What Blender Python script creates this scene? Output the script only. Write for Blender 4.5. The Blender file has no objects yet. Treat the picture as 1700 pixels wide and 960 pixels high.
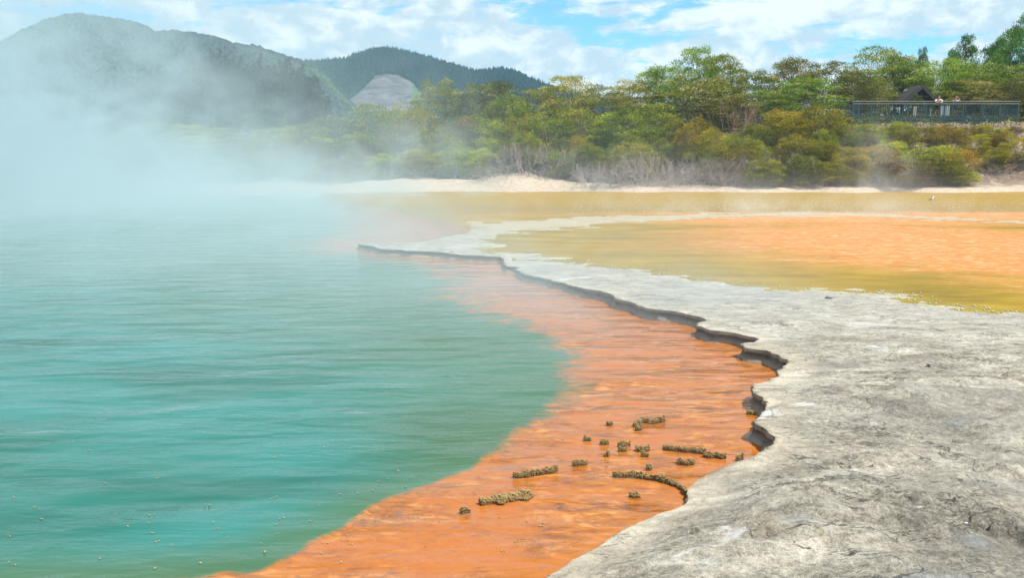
import bpy, bmesh, math, random
import numpy as np
from mathutils import Vector, geometry
R = math.radians
S = bpy.context.scene
C = S.collection

# ------------------------------------------------------------------ camera
H = 2.4; F = 1500.0; HZ = 262.0
TH = math.atan((480 - HZ) / F)
cam = bpy.data.cameras.new('camera'); camo = bpy.data.objects.new('camera', cam); C.objects.link(camo)
camo.location = (0, 0, H); camo.rotation_euler = (R(90) - TH, 0, 0)
cam.sensor_width = 36; cam.lens = 36 * F / 1700; cam.clip_end = 6000; cam.clip_start = .05
S.camera = camo

# ------------------------------------------------------------------ world
SUN_EL, SUN_AZ = R(60), R(112)      # azimuth clockwise from +Y
world = bpy.data.worlds.new('World'); S.world = world; world.use_nodes = True
SKY_STRENGTH = .105
sun = bpy.data.lights.new('sun', 'SUN'); suno = bpy.data.objects.new('sun', sun); C.objects.link(suno)
sun.energy = 5.0; sun.angle = R(.6); sun.color = (1, .96, .89)
sd = Vector((math.sin(SUN_AZ) * math.cos(SUN_EL), math.cos(SUN_AZ) * math.cos(SUN_EL), math.sin(SUN_EL)))
suno.rotation_euler = sd.to_track_quat('Z', 'Y').to_euler()
suno.location = (0, 0, 40)
S.view_settings.view_transform = 'Standard'; S.view_settings.look = 'None'
S.view_settings.exposure = .72; S.view_settings.gamma = 1
S.render.engine = 'CYCLES'
cy = S.cycles
cy.max_bounces = 6; cy.diffuse_bounces = 3; cy.glossy_bounces = 2; cy.transmission_bounces = 3; cy.volume_bounces = 2
cy.transparent_max_bounces = 8; cy.use_denoising = True; cy.caustics_reflective = False; cy.caustics_refractive = False
cy.volume_step_rate = 1; cy.volume_max_steps = 256
cy.sample_clamp_indirect = 4

# ------------------------------------------------------------------ node helper
class NT:
    def __init__(s, tree): s.t = tree; tree.nodes.clear()
    def n(s, typ, ins=None, **props):
        nd = s.t.nodes.new(typ)
        for k, v in props.items(): setattr(nd, k, v)
        for k, v in (ins or {}).items():
            sock = nd.inputs[k]
            if isinstance(v, bpy.types.NodeSocket): s.t.links.new(v, sock)
            else: sock.default_value = v
        return nd
    def math(s, op, a, b=None, c=None, clamp=False):
        ins = {0: a}
        if b is not None: ins[1] = b
        if c is not None: ins[2] = c
        return s.n('ShaderNodeMath', ins, operation=op, use_clamp=clamp).outputs[0]
    def ramp(s, v, stops, interp='LINEAR'):
        nd = s.n('ShaderNodeValToRGB', {0: v}); cr = nd.color_ramp; cr.interpolation = interp
        while len(cr.elements) < len(stops): cr.elements.new(.5)
        for e, (p, c) in zip(cr.elements, stops):
            e.position = p; e.color = c if len(c) == 4 else (*c, 1)
        return nd.outputs[0]
    def mapr(s, v, a, b, c=0., d=1., smooth=True):
        return s.n('ShaderNodeMapRange', {0: v, 1: a, 2: b, 3: c, 4: d}, interpolation_type='SMOOTHSTEP' if smooth else 'LINEAR').outputs[0]
    def mix(s, f, a, b, blend='MIX'):
        nd = s.n('ShaderNodeMix', None, data_type='RGBA', blend_type=blend)
        for i, v in ((0, f), (6, a), (7, b)):
            if isinstance(v, bpy.types.NodeSocket): s.t.links.new(v, nd.inputs[i])
            else: nd.inputs[i].default_value = v if i == 0 or len(v) == 4 else (*v, 1)
        return nd.outputs[2]
    def noise(s, vec, scale, detail=4, rough=.55, dist=0., typ='FBM'):
        return s.n('ShaderNodeTexNoise', {'Vector': vec, 'Scale': scale, 'Detail': detail, 'Roughness': rough, 'Distortion': dist}).outputs[0]
    def scaled(s, vec, sc, loc=(0, 0, 0), rot=(0, 0, 0)):
        return s.n('ShaderNodeMapping', {'Vector': vec, 'Scale': sc, 'Location': loc, 'Rotation': rot}).outputs[0]

# world nodes: sky with layered cloud sheets and cumulus heads
w = NT(world.node_tree)
sky = w.n('ShaderNodeTexSky', sky_type='NISHITA', sun_disc=False, sun_elevation=SUN_EL, sun_rotation=SUN_AZ, altitude=300, air_density=1.0, dust_density=.4, ozone_density=2.5)
tc = w.n('ShaderNodeTexCoord')
sep = w.n('ShaderNodeSeparateXYZ', {0: tc.outputs['Generated']})
X, Y, Z = sep.outputs
az = w.math('ARCTAN2', X, Y)
hl = w.math('SQRT', w.math('ADD', w.math('MULTIPLY', X, X), w.math('MULTIPLY', Y, Y)))
el = w.math('ARCTAN2', Z, hl)
def bp(px): return math.atan((px - 850) / F)
def ep(py): return math.atan((HZ - py) / F)
ae = w.n('ShaderNodeCombineXYZ', {0: az, 1: el, 2: 0.}).outputs[0]
flat = w.noise(w.scaled(ae, (5.5, 26, 1), (3.3, 1.2, 0)), 1.6, 9, .62, .35)
fine = w.noise(w.scaled(ae, (9, 16, 1), (1.3, 4.2, 0)), 3.2, 8, .62, .2)
def blob(px, py, rx, ry, amp):
    a = w.math('DIVIDE', w.math('SUBTRACT', az, bp(px)), rx / F)
    b = w.math('DIVIDE', w.math('SUBTRACT', el, ep(py)), ry / F)
    r2 = w.math('ADD', w.math('MULTIPLY', a, a), w.math('MULTIPLY', b, b))
    return w.math('MULTIPLY', w.math('EXPONENT', w.math('MULTIPLY', r2, -1.)), amp)
cov = w.math('ADD', w.math('MULTIPLY', flat, 1.1), w.math('MULTIPLY', fine, .35))
holes = [(960, 42, 190, 26, -.17), (1130, 22, 60, 10, -.1), (880, 8, 70, 14, -.18), (1000, 75, 110, 9, -.13), (1270, 88, 70, 7, -.12), (1360, 45, 40, 8, -.12),
         (60, 40, 120, 60, -.035), (470, 25, 120, 8, -.10), (370, 60, 120, 10, -.06), (1230, 3, 60, 6, -.1),
         (870, 85, 60, 28, .17), (830, 60, 60, 20, .1), (1250, 40, 120, 28, .16), (1560, 30, 150, 30, .14), (600, 60, 200, 40, .10), (1000, 120, 200, 25, .12), (250, 15, 200, 20, .08), (1000, 8, 60, 8, .1), (720, 20, 80, 20, .08)]
for hh in holes: cov = w.math('ADD', cov, blob(*hh))
low = w.math('MULTIPLY', w.mapr(el, R(6.5), R(1.5)), .10)
cov = w.math('ADD', cov, low)
mask = w.mapr(cov, .55, .73)
dens = w.mapr(w.math('ADD', w.math('MULTIPLY', w.noise(w.scaled(ae, (10, 17, 1), (7.3, .6, 0)), 2.4, 8, .6, .3), 1.), w.math('MULTIPLY', blob(1250, 32, 110, 22, .3), 1.)), .40, .66)
cl = w.mix(dens, (3.9, 4.6, 5.0), (6.4, 6.55, 6.6))
skyc = w.mix(1., sky.outputs[0], (.62, 1.0, 1.18), 'MULTIPLY')
mixc = w.mix(w.math('MULTIPLY', mask, .95), skyc, cl)
bg = w.n('ShaderNodeBackground', {'Color': mixc, 'Strength': SKY_STRENGTH})
w.n('ShaderNodeOutputWorld', {'Surface': bg.outputs[0]})

# ------------------------------------------------------------------ helpers
cT, sT = math.cos(TH), math.sin(TH)
def ray(px, py):
    u, v = (px - 850) / F, (480 - py) / F
    return u, cT + v * sT, -sT + v * cT
def W(px, py, z=0.):
    dx, dy, dz = ray(px, py); t = (z - H) / dz
    return dx * t, dy * t
def zat(py, y, px=850):
    dx, dy, dz = ray(px, py); return H + dz / dy * y
def xat(px, y, py=262):
    dx, dy, dz = ray(px, py); return dx / dy * y

def hash3(ix, iy, iz, seed):
    h = (ix.astype(np.int64) * 374761393 + iy.astype(np.int64) * 668265263 + iz.astype(np.int64) * 2147483647 + seed * 974634777) & 0xffffffff
    h = ((h ^ (h >> 13)) * 1274126177) & 0xffffffff
    h = ((h ^ (h >> 16)) * 2246822519) & 0xffffffff
    return ((h ^ (h >> 15)) & 0xffffff) / float(0xffffff) * 2 - 1
def vnoise(x, y, z=0., seed=0):
    x = np.asarray(x, float); y = np.asarray(y, float); z = np.asarray(z, float) + 0 * x
    ix, iy, iz = np.floor(x), np.floor(y), np.floor(z)
    fx, fy, fz = x - ix, y - iy, z - iz
    f = lambda t: t * t * (3 - 2 * t)
    fx, fy, fz = f(fx), f(fy), f(fz); r = 0
    for dx in (0, 1):
        for dy in (0, 1):
            for dz in (0, 1):
                r = r + hash3(ix + dx, iy + dy, iz + dz, seed) * (fx if dx else 1 - fx) * (fy if dy else 1 - fy) * (fz if dz else 1 - fz)
    return r
def fbm(x, y, z=0., o=4, seed=0, g=.5):
    r = 0; a = 1.; s = 1.
    for i in range(o):
        r = r + a * vnoise(x * s, y * s, np.asarray(z) * s, seed + i * 17); a *= g; s *= 2.03
    return r

def mesh_np(name, V, faces, smooth=True, attrs=None, mat=None):
    """V (n,3); faces: (m,k) array or list of such arrays"""
    if not isinstance(faces, list): faces = [faces]
    faces = [np.asarray(f, np.int32) for f in faces if len(f)]
    me = bpy.data.meshes.new(name)
    me.vertices.add(len(V)); me.vertices.foreach_set('co', np.asarray(V, np.float32).ravel())
    loops = np.concatenate([f.ravel() for f in faces]); sizes = np.concatenate([np.full(len(f), f.shape[1], np.int32) for f in faces])
    me.loops.add(len(loops)); me.loops.foreach_set('vertex_index', loops)
    me.polygons.add(len(sizes)); st = np.concatenate([[0], np.cumsum(sizes)[:-1]]).astype(np.int32)
    me.polygons.foreach_set('loop_start', st)
    try: me.polygons.foreach_set('loop_total', sizes)
    except Exception: pass
    me.polygons.foreach_set('use_smooth', np.full(len(sizes), smooth))
    for k, (dom, v) in (attrs or {}).items():
        a = me.attributes.new(k, 'FLOAT', dom); a.data.foreach_set('value', np.asarray(v, np.float32).ravel())
    me.update(calc_edges=True); me.validate()
    if mat: me.materials.append(mat)
    return me
def link(name, me, parent=None, loc=(0, 0, 0), rot=(0, 0, 0), sc=(1, 1, 1)):
    o = bpy.data.objects.new(name, me); C.objects.link(o); o.location = loc; o.rotation_euler = rot; o.scale = sc
    if parent: o.parent = parent
    return o
def tag(o, label=None, cat=None, group=None, kind=None):
    if label: o['label'] = label
    if cat: o['category'] = cat
    if group: o['group'] = group
    if kind: o['kind'] = kind
    return o
def empty(name, loc, rz=0):
    o = bpy.data.objects.new(name, None); C.objects.link(o); o.location = loc; o.rotation_euler = (0, 0, rz); o.empty_display_size = .2
    return o
def grid_mesh(name, xs, ys, zf, mat, attrs=None):
    XX, YY = np.meshgrid(xs, ys); ZZ = zf(XX, YY)
    nx, ny = len(xs), len(ys); V = np.stack([XX, YY, ZZ], -1).reshape(-1, 3)
    i = np.arange((ny - 1) * nx).reshape(ny - 1, nx)[:, :-1].ravel()
    Fc = np.stack([i, i + 1, i + nx + 1, i + nx], 1)
    at = {k: ('POINT', f(XX, YY, ZZ)) for k, f in (attrs or {}).items()}
    return mesh_np(name, V, Fc, True, at, mat)
def poly_sd(px, py, P):
    """signed distance, positive inside"""
    px = np.asarray(px, float); py = np.asarray(py, float)
    d2 = np.full(px.shape, 1e18); ins = np.zeros(px.shape, bool); n = len(P)
    for i in range(n):
        ax, ay = P[i]; bx, by = P[(i + 1) % n]
        ex, ey = bx - ax, by - ay; L = ex * ex + ey * ey + 1e-12
        t = np.clip(((px - ax) * ex + (py - ay) * ey) / L, 0, 1)
        qx, qy = px - ax - t * ex, py - ay - t * ey
        d2 = np.minimum(d2, qx * qx + qy * qy)
        c = ((ay > py) != (by > py)); 
        with np.errstate(divide='ignore', invalid='ignore'):
            xi = (bx - ax) * (py - ay) / (by - ay if by != ay else 1e-12) + ax
        ins ^= (c & (px < xi))
    return np.where(ins, 1, -1) * np.sqrt(d2)
def material(name, disp=False):
    m = bpy.data.materials.new(name); m.use_nodes = True
    return m, NT(m.node_tree)
def simple(name, col, rough=.7, var=.15, scale=6, bump=.3, metallic=0.):
    m, t = material(name); tcn = t.n('ShaderNodeTexCoord').outputs['Object']
    nz = t.noise(tcn, scale, 5)
    c = t.mix(nz, tuple(x * (1 - var * 1.6) for x in col), tuple(min(1, x * (1 + var * 1.6)) for x in col))
    b = t.n('ShaderNodeBump', {'Height': t.noise(tcn, scale * 4, 4), 'Strength': bump, 'Distance': .02})
    p = t.n('ShaderNodeBsdfPrincipled', {'Base Color': c, 'Roughness': rough, 'Metallic': metallic, 'Normal': b.outputs[0]})
    t.n('ShaderNodeOutputMaterial', {'Surface': p.outputs[0]})
    return m

# ------------------------------------------------------------------ traced plan shapes (on the ground plane)
LIP = .18; PAL = .135
edge_px = [(600, 405), (640, 414), (700, 418), (760, 422), (828, 427), (838, 440), (850, 443), (870, 455), (905, 462), (940, 471), (985, 481), (1020, 489), (1042, 503), (1090, 514), (1130, 521), (1162, 529),
           (1154, 541), (1180, 549), (1207, 553), (1240, 558), (1257, 563), (1230, 572), (1238, 578), (1270, 583), (1296, 590), (1311, 598), (1305, 606), (1290, 613), (1284, 622), (1268, 631), (1256, 640),
           (1254, 653), (1270, 660), (1277, 668), (1266, 677), (1261, 690), (1263, 706), (1275, 718), (1291, 727), (1286, 738), (1268, 752), (1240, 766), (1205, 778), (1170, 792), (1146, 806),
           (1138, 820), (1143, 832), (1128, 843), (1095, 856), (1050, 874), (1005, 897), (960, 925), (915, 955), (870, 990), (800, 1050), (700, 1150)]
edge_h = []
for px, py in edge_px:
    edge_h.append(.13 if py < 480 else .155 if py < 740 else max(.05, .155 - (py - 740) * .0016))
lipz = [LIP] * len(edge_px)
EDGE = []
for (px, py), hh in zip(edge_px, edge_h): EDGE.append((*W(px, py, hh), hh))
# jagged refinement of the rim
rnd = random.Random(4)
def refine(E):
    out = []
    for a, b in zip(E[:-1], E[1:]):
        L = math.hypot(b[0] - a[0], b[1] - a[1]); step = max(.035, .006 * a[1]); n = max(1, int(L / step))
        for k in range(n):
            t = k / n; out.append(tuple(a[i] + (b[i] - a[i]) * t for i in range(3)))
    out.append(E[-1]); return out
E2 = np.array(refine(EDGE))
tan = np.gradient(E2[:, :2], axis=0); tan /= np.linalg.norm(tan, axis=1)[:, None] + 1e-9
nor = np.stack([-tan[:, 1], tan[:, 0]], 1)
amp = np.where(E2[:, 1] < 6.2, .02, .04 + .003 * E2[:, 1])
jit = fbm(E2[:, 0] * 2.3, E2[:, 1] * 2.3, o=5, seed=3, g=.62) * amp
jit = jit + fbm(E2[:, 0] * 11, E2[:, 1] * 11, o=3, seed=14, g=.6) * (.007 + .0006 * E2[:, 1])
E2[:, :2] += nor * jit[:, None]
rim = [tuple(p) for p in E2]
back_px = [(560, 400), (575, 385), (600, 372), (640, 352), (680, 338), (660, 328), (600, 322)]
back = [W(x, y, PAL) for x, y in back_px]
TIPBACK = [(W(612, 403, .17)), W(650, 398, .17), W(700, 391, .17), W(745, 384, .17), W(770, 374, PAL), W(720, 362, PAL), W(660, 350, PAL), W(600, 338, PAL), W(520, 326, PAL)]
terr_poly = [(p[0], p[1]) for p in rim] + [(-1.6, 2.0), (-2.5, .5), (-3, -6), (40, -6), (90, 20), (90, 75), (-25, 75)] + TIPBACK[::-1]
P2 = [W(x, y, PAL) for x, y in [(1840, 530), (1700, 520), (1630, 516), (1580, 507), (1490, 490), (1440, 487), (1360, 484), (1290, 479), (1200, 473), (1140, 465), (1060, 448), (1000, 442), (930, 433), (880, 428), (835, 422), (798, 416), (795, 405), (815, 393), (870, 384), (950, 377), (1040, 369), (1200, 361), (1400, 357), (1560, 365), (1700, 372), (1900, 375)]] + [(60, 24), (60, 13.)]
P3 = [W(x, y, PAL) for x, y in [(770, 372), (860, 368), (960, 361), (1050, 358), (1180, 355), (1300, 353), (1450, 354), (1560, 361.5), (1700, 369), (1900, 372)]] + [(70, 70), (-30, 70), W(540, 326, PAL), W(640, 338, PAL), W(700, 350, PAL)]
blue_px = [(-200, 985), (330, 962), (372, 950), (408, 955), (440, 946), (480, 925), (520, 900), (575, 872), (615, 845), (655, 826), (700, 812), (760, 788), (820, 752), (870, 715), (915, 690), (940, 668), (952, 640), (950, 605), (925, 570), (890, 540), (830, 520), (775, 505), (755, 490), (765, 470), (740, 452), (690, 436), (620, 428), (560, 420), (520, 410), (540, 400), (570, 392), (600, 380), (600, 340), (560, 326)]
BLUE = [W(x, y, 0) for x, y in blue_px] + [(-140, 75), (-140, 2), (-30, -3), (-6, 2.2)]

def shore_y(x):
    return 60.2 + 1.6 * np.sin(x * .21 + 1) * .5 + 1.2 * vnoise(np.asarray(x) * .35, 0 * np.asarray(x), seed=5) - np.clip((np.asarray(x) - 20) * .04, 0, 2)
def plateau(x):
    return np.interp(x, [-80, -22, -16, 0, 12, 26, 34, 60], [.8, 1.2, 1.6, 3.0, 4.0, 4.9, 5.1, 5.1])
def terrain_z(x, y):
    x = np.asarray(x, float); y = np.asarray(y, float)
    s = y - shore_y(x)
    bw = np.interp(x, [-40, -14, -6, 2, 6, 14, 30, 34, 40, 60], [3, 4, 7, 5, 2., 2., 1.5, 1.5, 3, 3])
    beach = np.interp(x, [-40, -14, -2, 1, 4, 8, 34, 40], [.25, .5, 1.0, 1.2, .6, .35, .3, .5])
    t = np.clip(s / bw, 0, 1); z = .1 + beach * (t * t * (3 - 2 * t))
    u = np.clip((s - bw) / 12.5, 0, 1); z = z + (plateau(x) - beach) * (u * u * (3 - 2 * u)) ** 1.15
    z = z + np.where(s > 0, 1, 0) * np.clip(s * .1, 0, 1) * (fbm(x * .3, y * .3, o=4, seed=9) * .35 + fbm(x * 1.7, y * 1.7, o=3, seed=19) * .09)
    z = np.where(s < 0, .1 + s * .12, z) + np.clip((y - 110) * .01, 0, 4)
    return z

# ------------------------------------------------------------------ materials for water
def water_mat(name, colour_fn, swell=(.8, 2.0), bump=.035, fine=1.0, rough=.10, spec=.92):
    m, t = material(name)
    g = t.n('ShaderNodeNewGeometry').outputs['Position']
    col = colour_fn(t, g)
    n1 = t.noise(t.scaled(g, (swell[0], swell[1], 1), rot=(0, 0, R(-13))), 1.0, 1.5, .45, .25)
    n2 = t.noise(t.scaled(g, (2.4, 7., 1), rot=(0, 0, R(7))), 1.0, 2, .5, .4)
    n3 = t.noise(t.scaled(g, (9, 20, 1), rot=(0, 0, R(-14))), 1.0, 3, .6, .5)
    gust = t.mapr(t.noise(t.scaled(g, (.25, .5, 1)), 1., 3), .35, .65, .45, 1.3)
    h = t.math('ADD', n1, t.math('MULTIPLY', gust, t.math('ADD', t.math('MULTIPLY', n2, .26 * fine), t.math('MULTIPLY', n3, .045 * fine))))
    b = t.n('ShaderNodeBump', {'Height': h, 'Strength': 1., 'Distance': bump})
    d = t.n('ShaderNodeBsdfDiffuse', {'Color': col})
    gl = t.n('ShaderNodeBsdfGlossy', {'Color': (1, 1, 1, 1), 'Roughness': rough, 'Normal': b.outputs[0]})
    fr = t.n('ShaderNodeFresnel', {'IOR': 1.33, 'Normal': b.outputs[0]}).outputs[0]
    mx = t.n('ShaderNodeMixShader', {0: t.math('MULTIPLY', fr, spec), 1: d.outputs[0], 2: gl.outputs[0]})
    t.n('ShaderNodeOutputMaterial', {'Surface': mx.outputs[0]})
    return m

def pool_colour(t, g):
    at = t.n('ShaderNodeAttribute', attribute_name='shelf').outputs['Fac']     # metres-ish into the orange shelf
    wob = t.noise(g, 1.6, 5, .6, .6)
    wob2 = t.noise(t.scaled(g, (1.5, 3, 1)), 4.5, 4, .6)
    d = t.math('ADD', at, t.math('ADD', t.math('MULTIPLY', t.math('SUBTRACT', wob, .5), 1.3), t.math('MULTIPLY', t.math('SUBTRACT', wob2, .5), .5)))
    mask = t.mapr(d, -.28, .24)
    # turquoise body of the pool, milky with green patches
    a = t.noise(t.scaled(g, (.5, .9, 1)), .8, 4, .5, .5)
    teal = t.ramp(a, [(.3, (.009, .075, .050)), (.5, (.014, .115, .092)), (.72, (.024, .155, .142))])
    near = t.mapr(d, -5., -.2)
    teal = t.mix(t.math('MULTIPLY', near, .7), teal, (.05, .095, .032))
    # orange shelf seen through shallow water
    m1 = t.noise(t.scaled(g, (2.2, 5, 1), rot=(0, 0, R(8))), 1.6, 7, .66, 1.1)
    m2 = t.noise(t.scaled(g, (1, 1.6, 1)), 7., 6, .7, .6)
    orange = t.ramp(m1, [(.30, (.07, .030, .014)), (.40, (.20, .060, .007)), (.53, (.31, .105, .012)), (.66, (.44, .20, .06))])
    paints = t.mapr(t.noise(t.scaled(g, (1.5, 5.5, 1), (2, 4, 0), (0, 0, R(-10))), 1.3, 5, .6, .9), .565, .63)  # dark ripple faces, painted into the shelf colour as stretched streaks
    orange = t.mix(t.math('MULTIPLY', paints, .7), orange, (.20, .062, .004))
    gr = t.n('ShaderNodeTexVoronoi', {'Vector': t.n('ShaderNodeVectorMath', {0: g, 1: t.n('ShaderNodeVectorMath', {0: t.n('ShaderNodeTexNoise', {'Vector': g, 'Scale': 9., 'Detail': 3.}).outputs[1], 'Scale': .12}, operation='SCALE').outputs[0]}, operation='ADD').outputs[0], 'Scale': 13.}, feature='DISTANCE_TO_EDGE').outputs['Distance']
    orange = t.mix(t.math('MULTIPLY', t.mapr(gr, .10, .01), t.mapr(t.noise(g, 1.7, 4, .6), .45, .6, 0, .55)), orange, (.12, .05, .022))
    spots = t.mapr(m2, .56, .68)
    big_ = t.noise(t.scaled(g, (1, 1.5, 1), (3, 8, 0)), .9, 6, .65, .6)
    orange = t.mix(t.mapr(big_, .42, .60), orange, t.mix(m2, (.25, .060, .008, 1), (.38, .14, .03, 1)))
    orange = t.mix(t.mapr(t.noise(g, 42, 4, .75), .55, .72, 0, .45), orange, (.42, .22, .08))
    orange = t.mix(t.math('MULTIPLY', spots, .75), orange, (.16, .07, .045))
    sp2 = t.mapr(t.noise(t.scaled(g, (1, 1.4, 1), (5, 2, 0)), 2.7, 6, .7, .8), .62, .72)
    orange = t.mix(t.math('MULTIPLY', sp2, .6), orange, (.15, .085, .06))
    # algae darkening where the water meets the sinter rim
    er = t.n('ShaderNodeAttribute', attribute_name='rimd').outputs['Fac']
    orange = t.mix(t.mapr(er, .35, .0, 0, .55), orange, (.32, .10, .006))
    return t.mix(mask, teal, orange)

def palette_colour(t, g):
    sx = t.n('ShaderNodeSeparateXYZ', {0: g}).outputs
    wob = t.noise(t.scaled(g, (.35, .5, 1)), 1., 5, .6, .8)
    at = t.n('ShaderNodeAttribute', attribute_name='inner').outputs['Fac']    # metres from the near/outer bank of the palette
    d = t.math('ADD', t.math('MAXIMUM', at, t.math('SUBTRACT', sx[1], 27.)), t.math('MULTIPLY', t.math('SUBTRACT', wob, .5), 5.))
    speck = t.noise(t.scaled(g, (1., 2.2, 1)), 4., 5, .72, .2)
    olive = t.ramp(t.noise(t.scaled(g, (.4, .8, 1)), 1.2, 5, .6), [(.3, (.15, .095, .002)), (.55, (.235, .15, .004)), (.75, (.30, .21, .02))])
    olive = t.mix(t.mapr(speck, .62, .72, 0, .5), olive, (.46, .38, .17))
    org = t.ramp(speck, [(.35, (.40, .125, .022)), (.52, (.46, .19, .055)), (.68, (.56, .38, .2))])
    mid = t.math('MULTIPLY', t.mapr(d, 1.5, 6.), t.mapr(t.math('ADD', sx[0], t.math('MULTIPLY', wob, 6.)), 4., 13., .12, 1.))
    c = t.mix(mid, olive, org)
    far = t.mapr(t.math('ADD', sx[1], t.math('MULTIPLY', wob, 3.)), 38.5, 40.5)
    far_c = t.mix(t.mapr(speck, .55, .66, 0, .6), (.20, .125, .006, 1), (.36, .29, .11, 1))
    far_c2 = t.mix(t.mapr(sx[1], 41, 48), far_c, (.25, .15, .004))
    c = t.mix(far, c, far_c2)
    edge = t.mapr(t.math('ADD', at, t.math('MULTIPLY', t.math('SUBTRACT', speck, .5), .8)), .42, .02)
    c = t.mix(t.math('MULTIPLY', edge, .4), c, (.17, .155, .03))
    return c
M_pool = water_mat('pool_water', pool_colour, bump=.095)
M_pal = water_mat('palette_water', palette_colour, swell=(1.6, 4.2), bump=.025, fine=1.6, rough=.18, spec=.3)

# pool water sheet with low real ripples
xs = np.concatenate([-np.geomspace(140, 7, 60)[:-1], np.arange(-7, 6, .06), np.geomspace(6, 40, 40)])
ys = np.concatenate([np.arange(-4, 3, .25), np.arange(3, 14, .06), np.geomspace(14, 72, 130)])
def swell_z(x, y):
    a = fbm(x * 1.1 + y * .15, y * 2.9 - x * .25, o=3, seed=41)
    fade = np.clip((30 - y) / 20, 0, 1)
    return (a * .006) * fade
shelf = lambda x, y, z: -poly_sd(x, y, BLUE) / (.14 + np.clip(y - 6.5, 0, 40) * .21)
def rim_dist(x, y, z=None):
    sh = np.shape(x); x = np.ravel(x); y = np.ravel(y); out = np.full(x.shape, 9.)
    for k in range(0, len(E2), 2): out = np.minimum(out, np.hypot(x - E2[k, 0], y - E2[k, 1]))
    return out.reshape(sh)
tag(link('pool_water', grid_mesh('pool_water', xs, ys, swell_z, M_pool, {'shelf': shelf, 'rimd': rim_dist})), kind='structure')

# palette water sheet, just above the sinter floor it floods
xs = np.concatenate([np.arange(-12, 40, .3), np.geomspace(40, 90, 20)]); ys = np.arange(12.5, 70, .3)
XX, YY = np.meshgrid(xs, ys)
sd2 = poly_sd(XX, YY, P2); sd3 = poly_sd(XX, YY, P3); tp = poly_sd(XX, YY, terr_poly)
keep = ((sd2 > -.9) | (sd3 > -.9) | ((YY > 30) & (XX < 1)) | ((YY > 28) & (XX < 1) & (tp < 2.))) & (tp > .08) & (YY < shore_y(XX) + 1.2)
nx = len(xs); idx = np.arange(XX.size).reshape(XX.shape)
fk = keep[:-1, :-1] & keep[1:, :-1] & keep[:-1, 1:] & keep[1:, 1:]
Fc = np.stack([idx[:-1, :-1][fk], idx[:-1, 1:][fk], idx[1:, 1:][fk], idx[1:, :-1][fk]], 1)
used = np.unique(Fc); rem = np.full(XX.size, -1); rem[used] = np.arange(len(used))
Vp = np.stack([XX.ravel()[used], YY.ravel()[used], PAL - .17 * np.clip(1.2 - tp.ravel()[used], 0, 1) * (YY.ravel()[used] > 27.5)], 1)
inner = np.maximum(sd2, np.where(sd3 > 0, sd3 * .6, sd3)).ravel()[used]
tag(link('shallow_water', mesh_np('shallow_water', Vp, rem[Fc], True, {'inner': ('POINT', inner)}, M_pal)), kind='structure')

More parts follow.
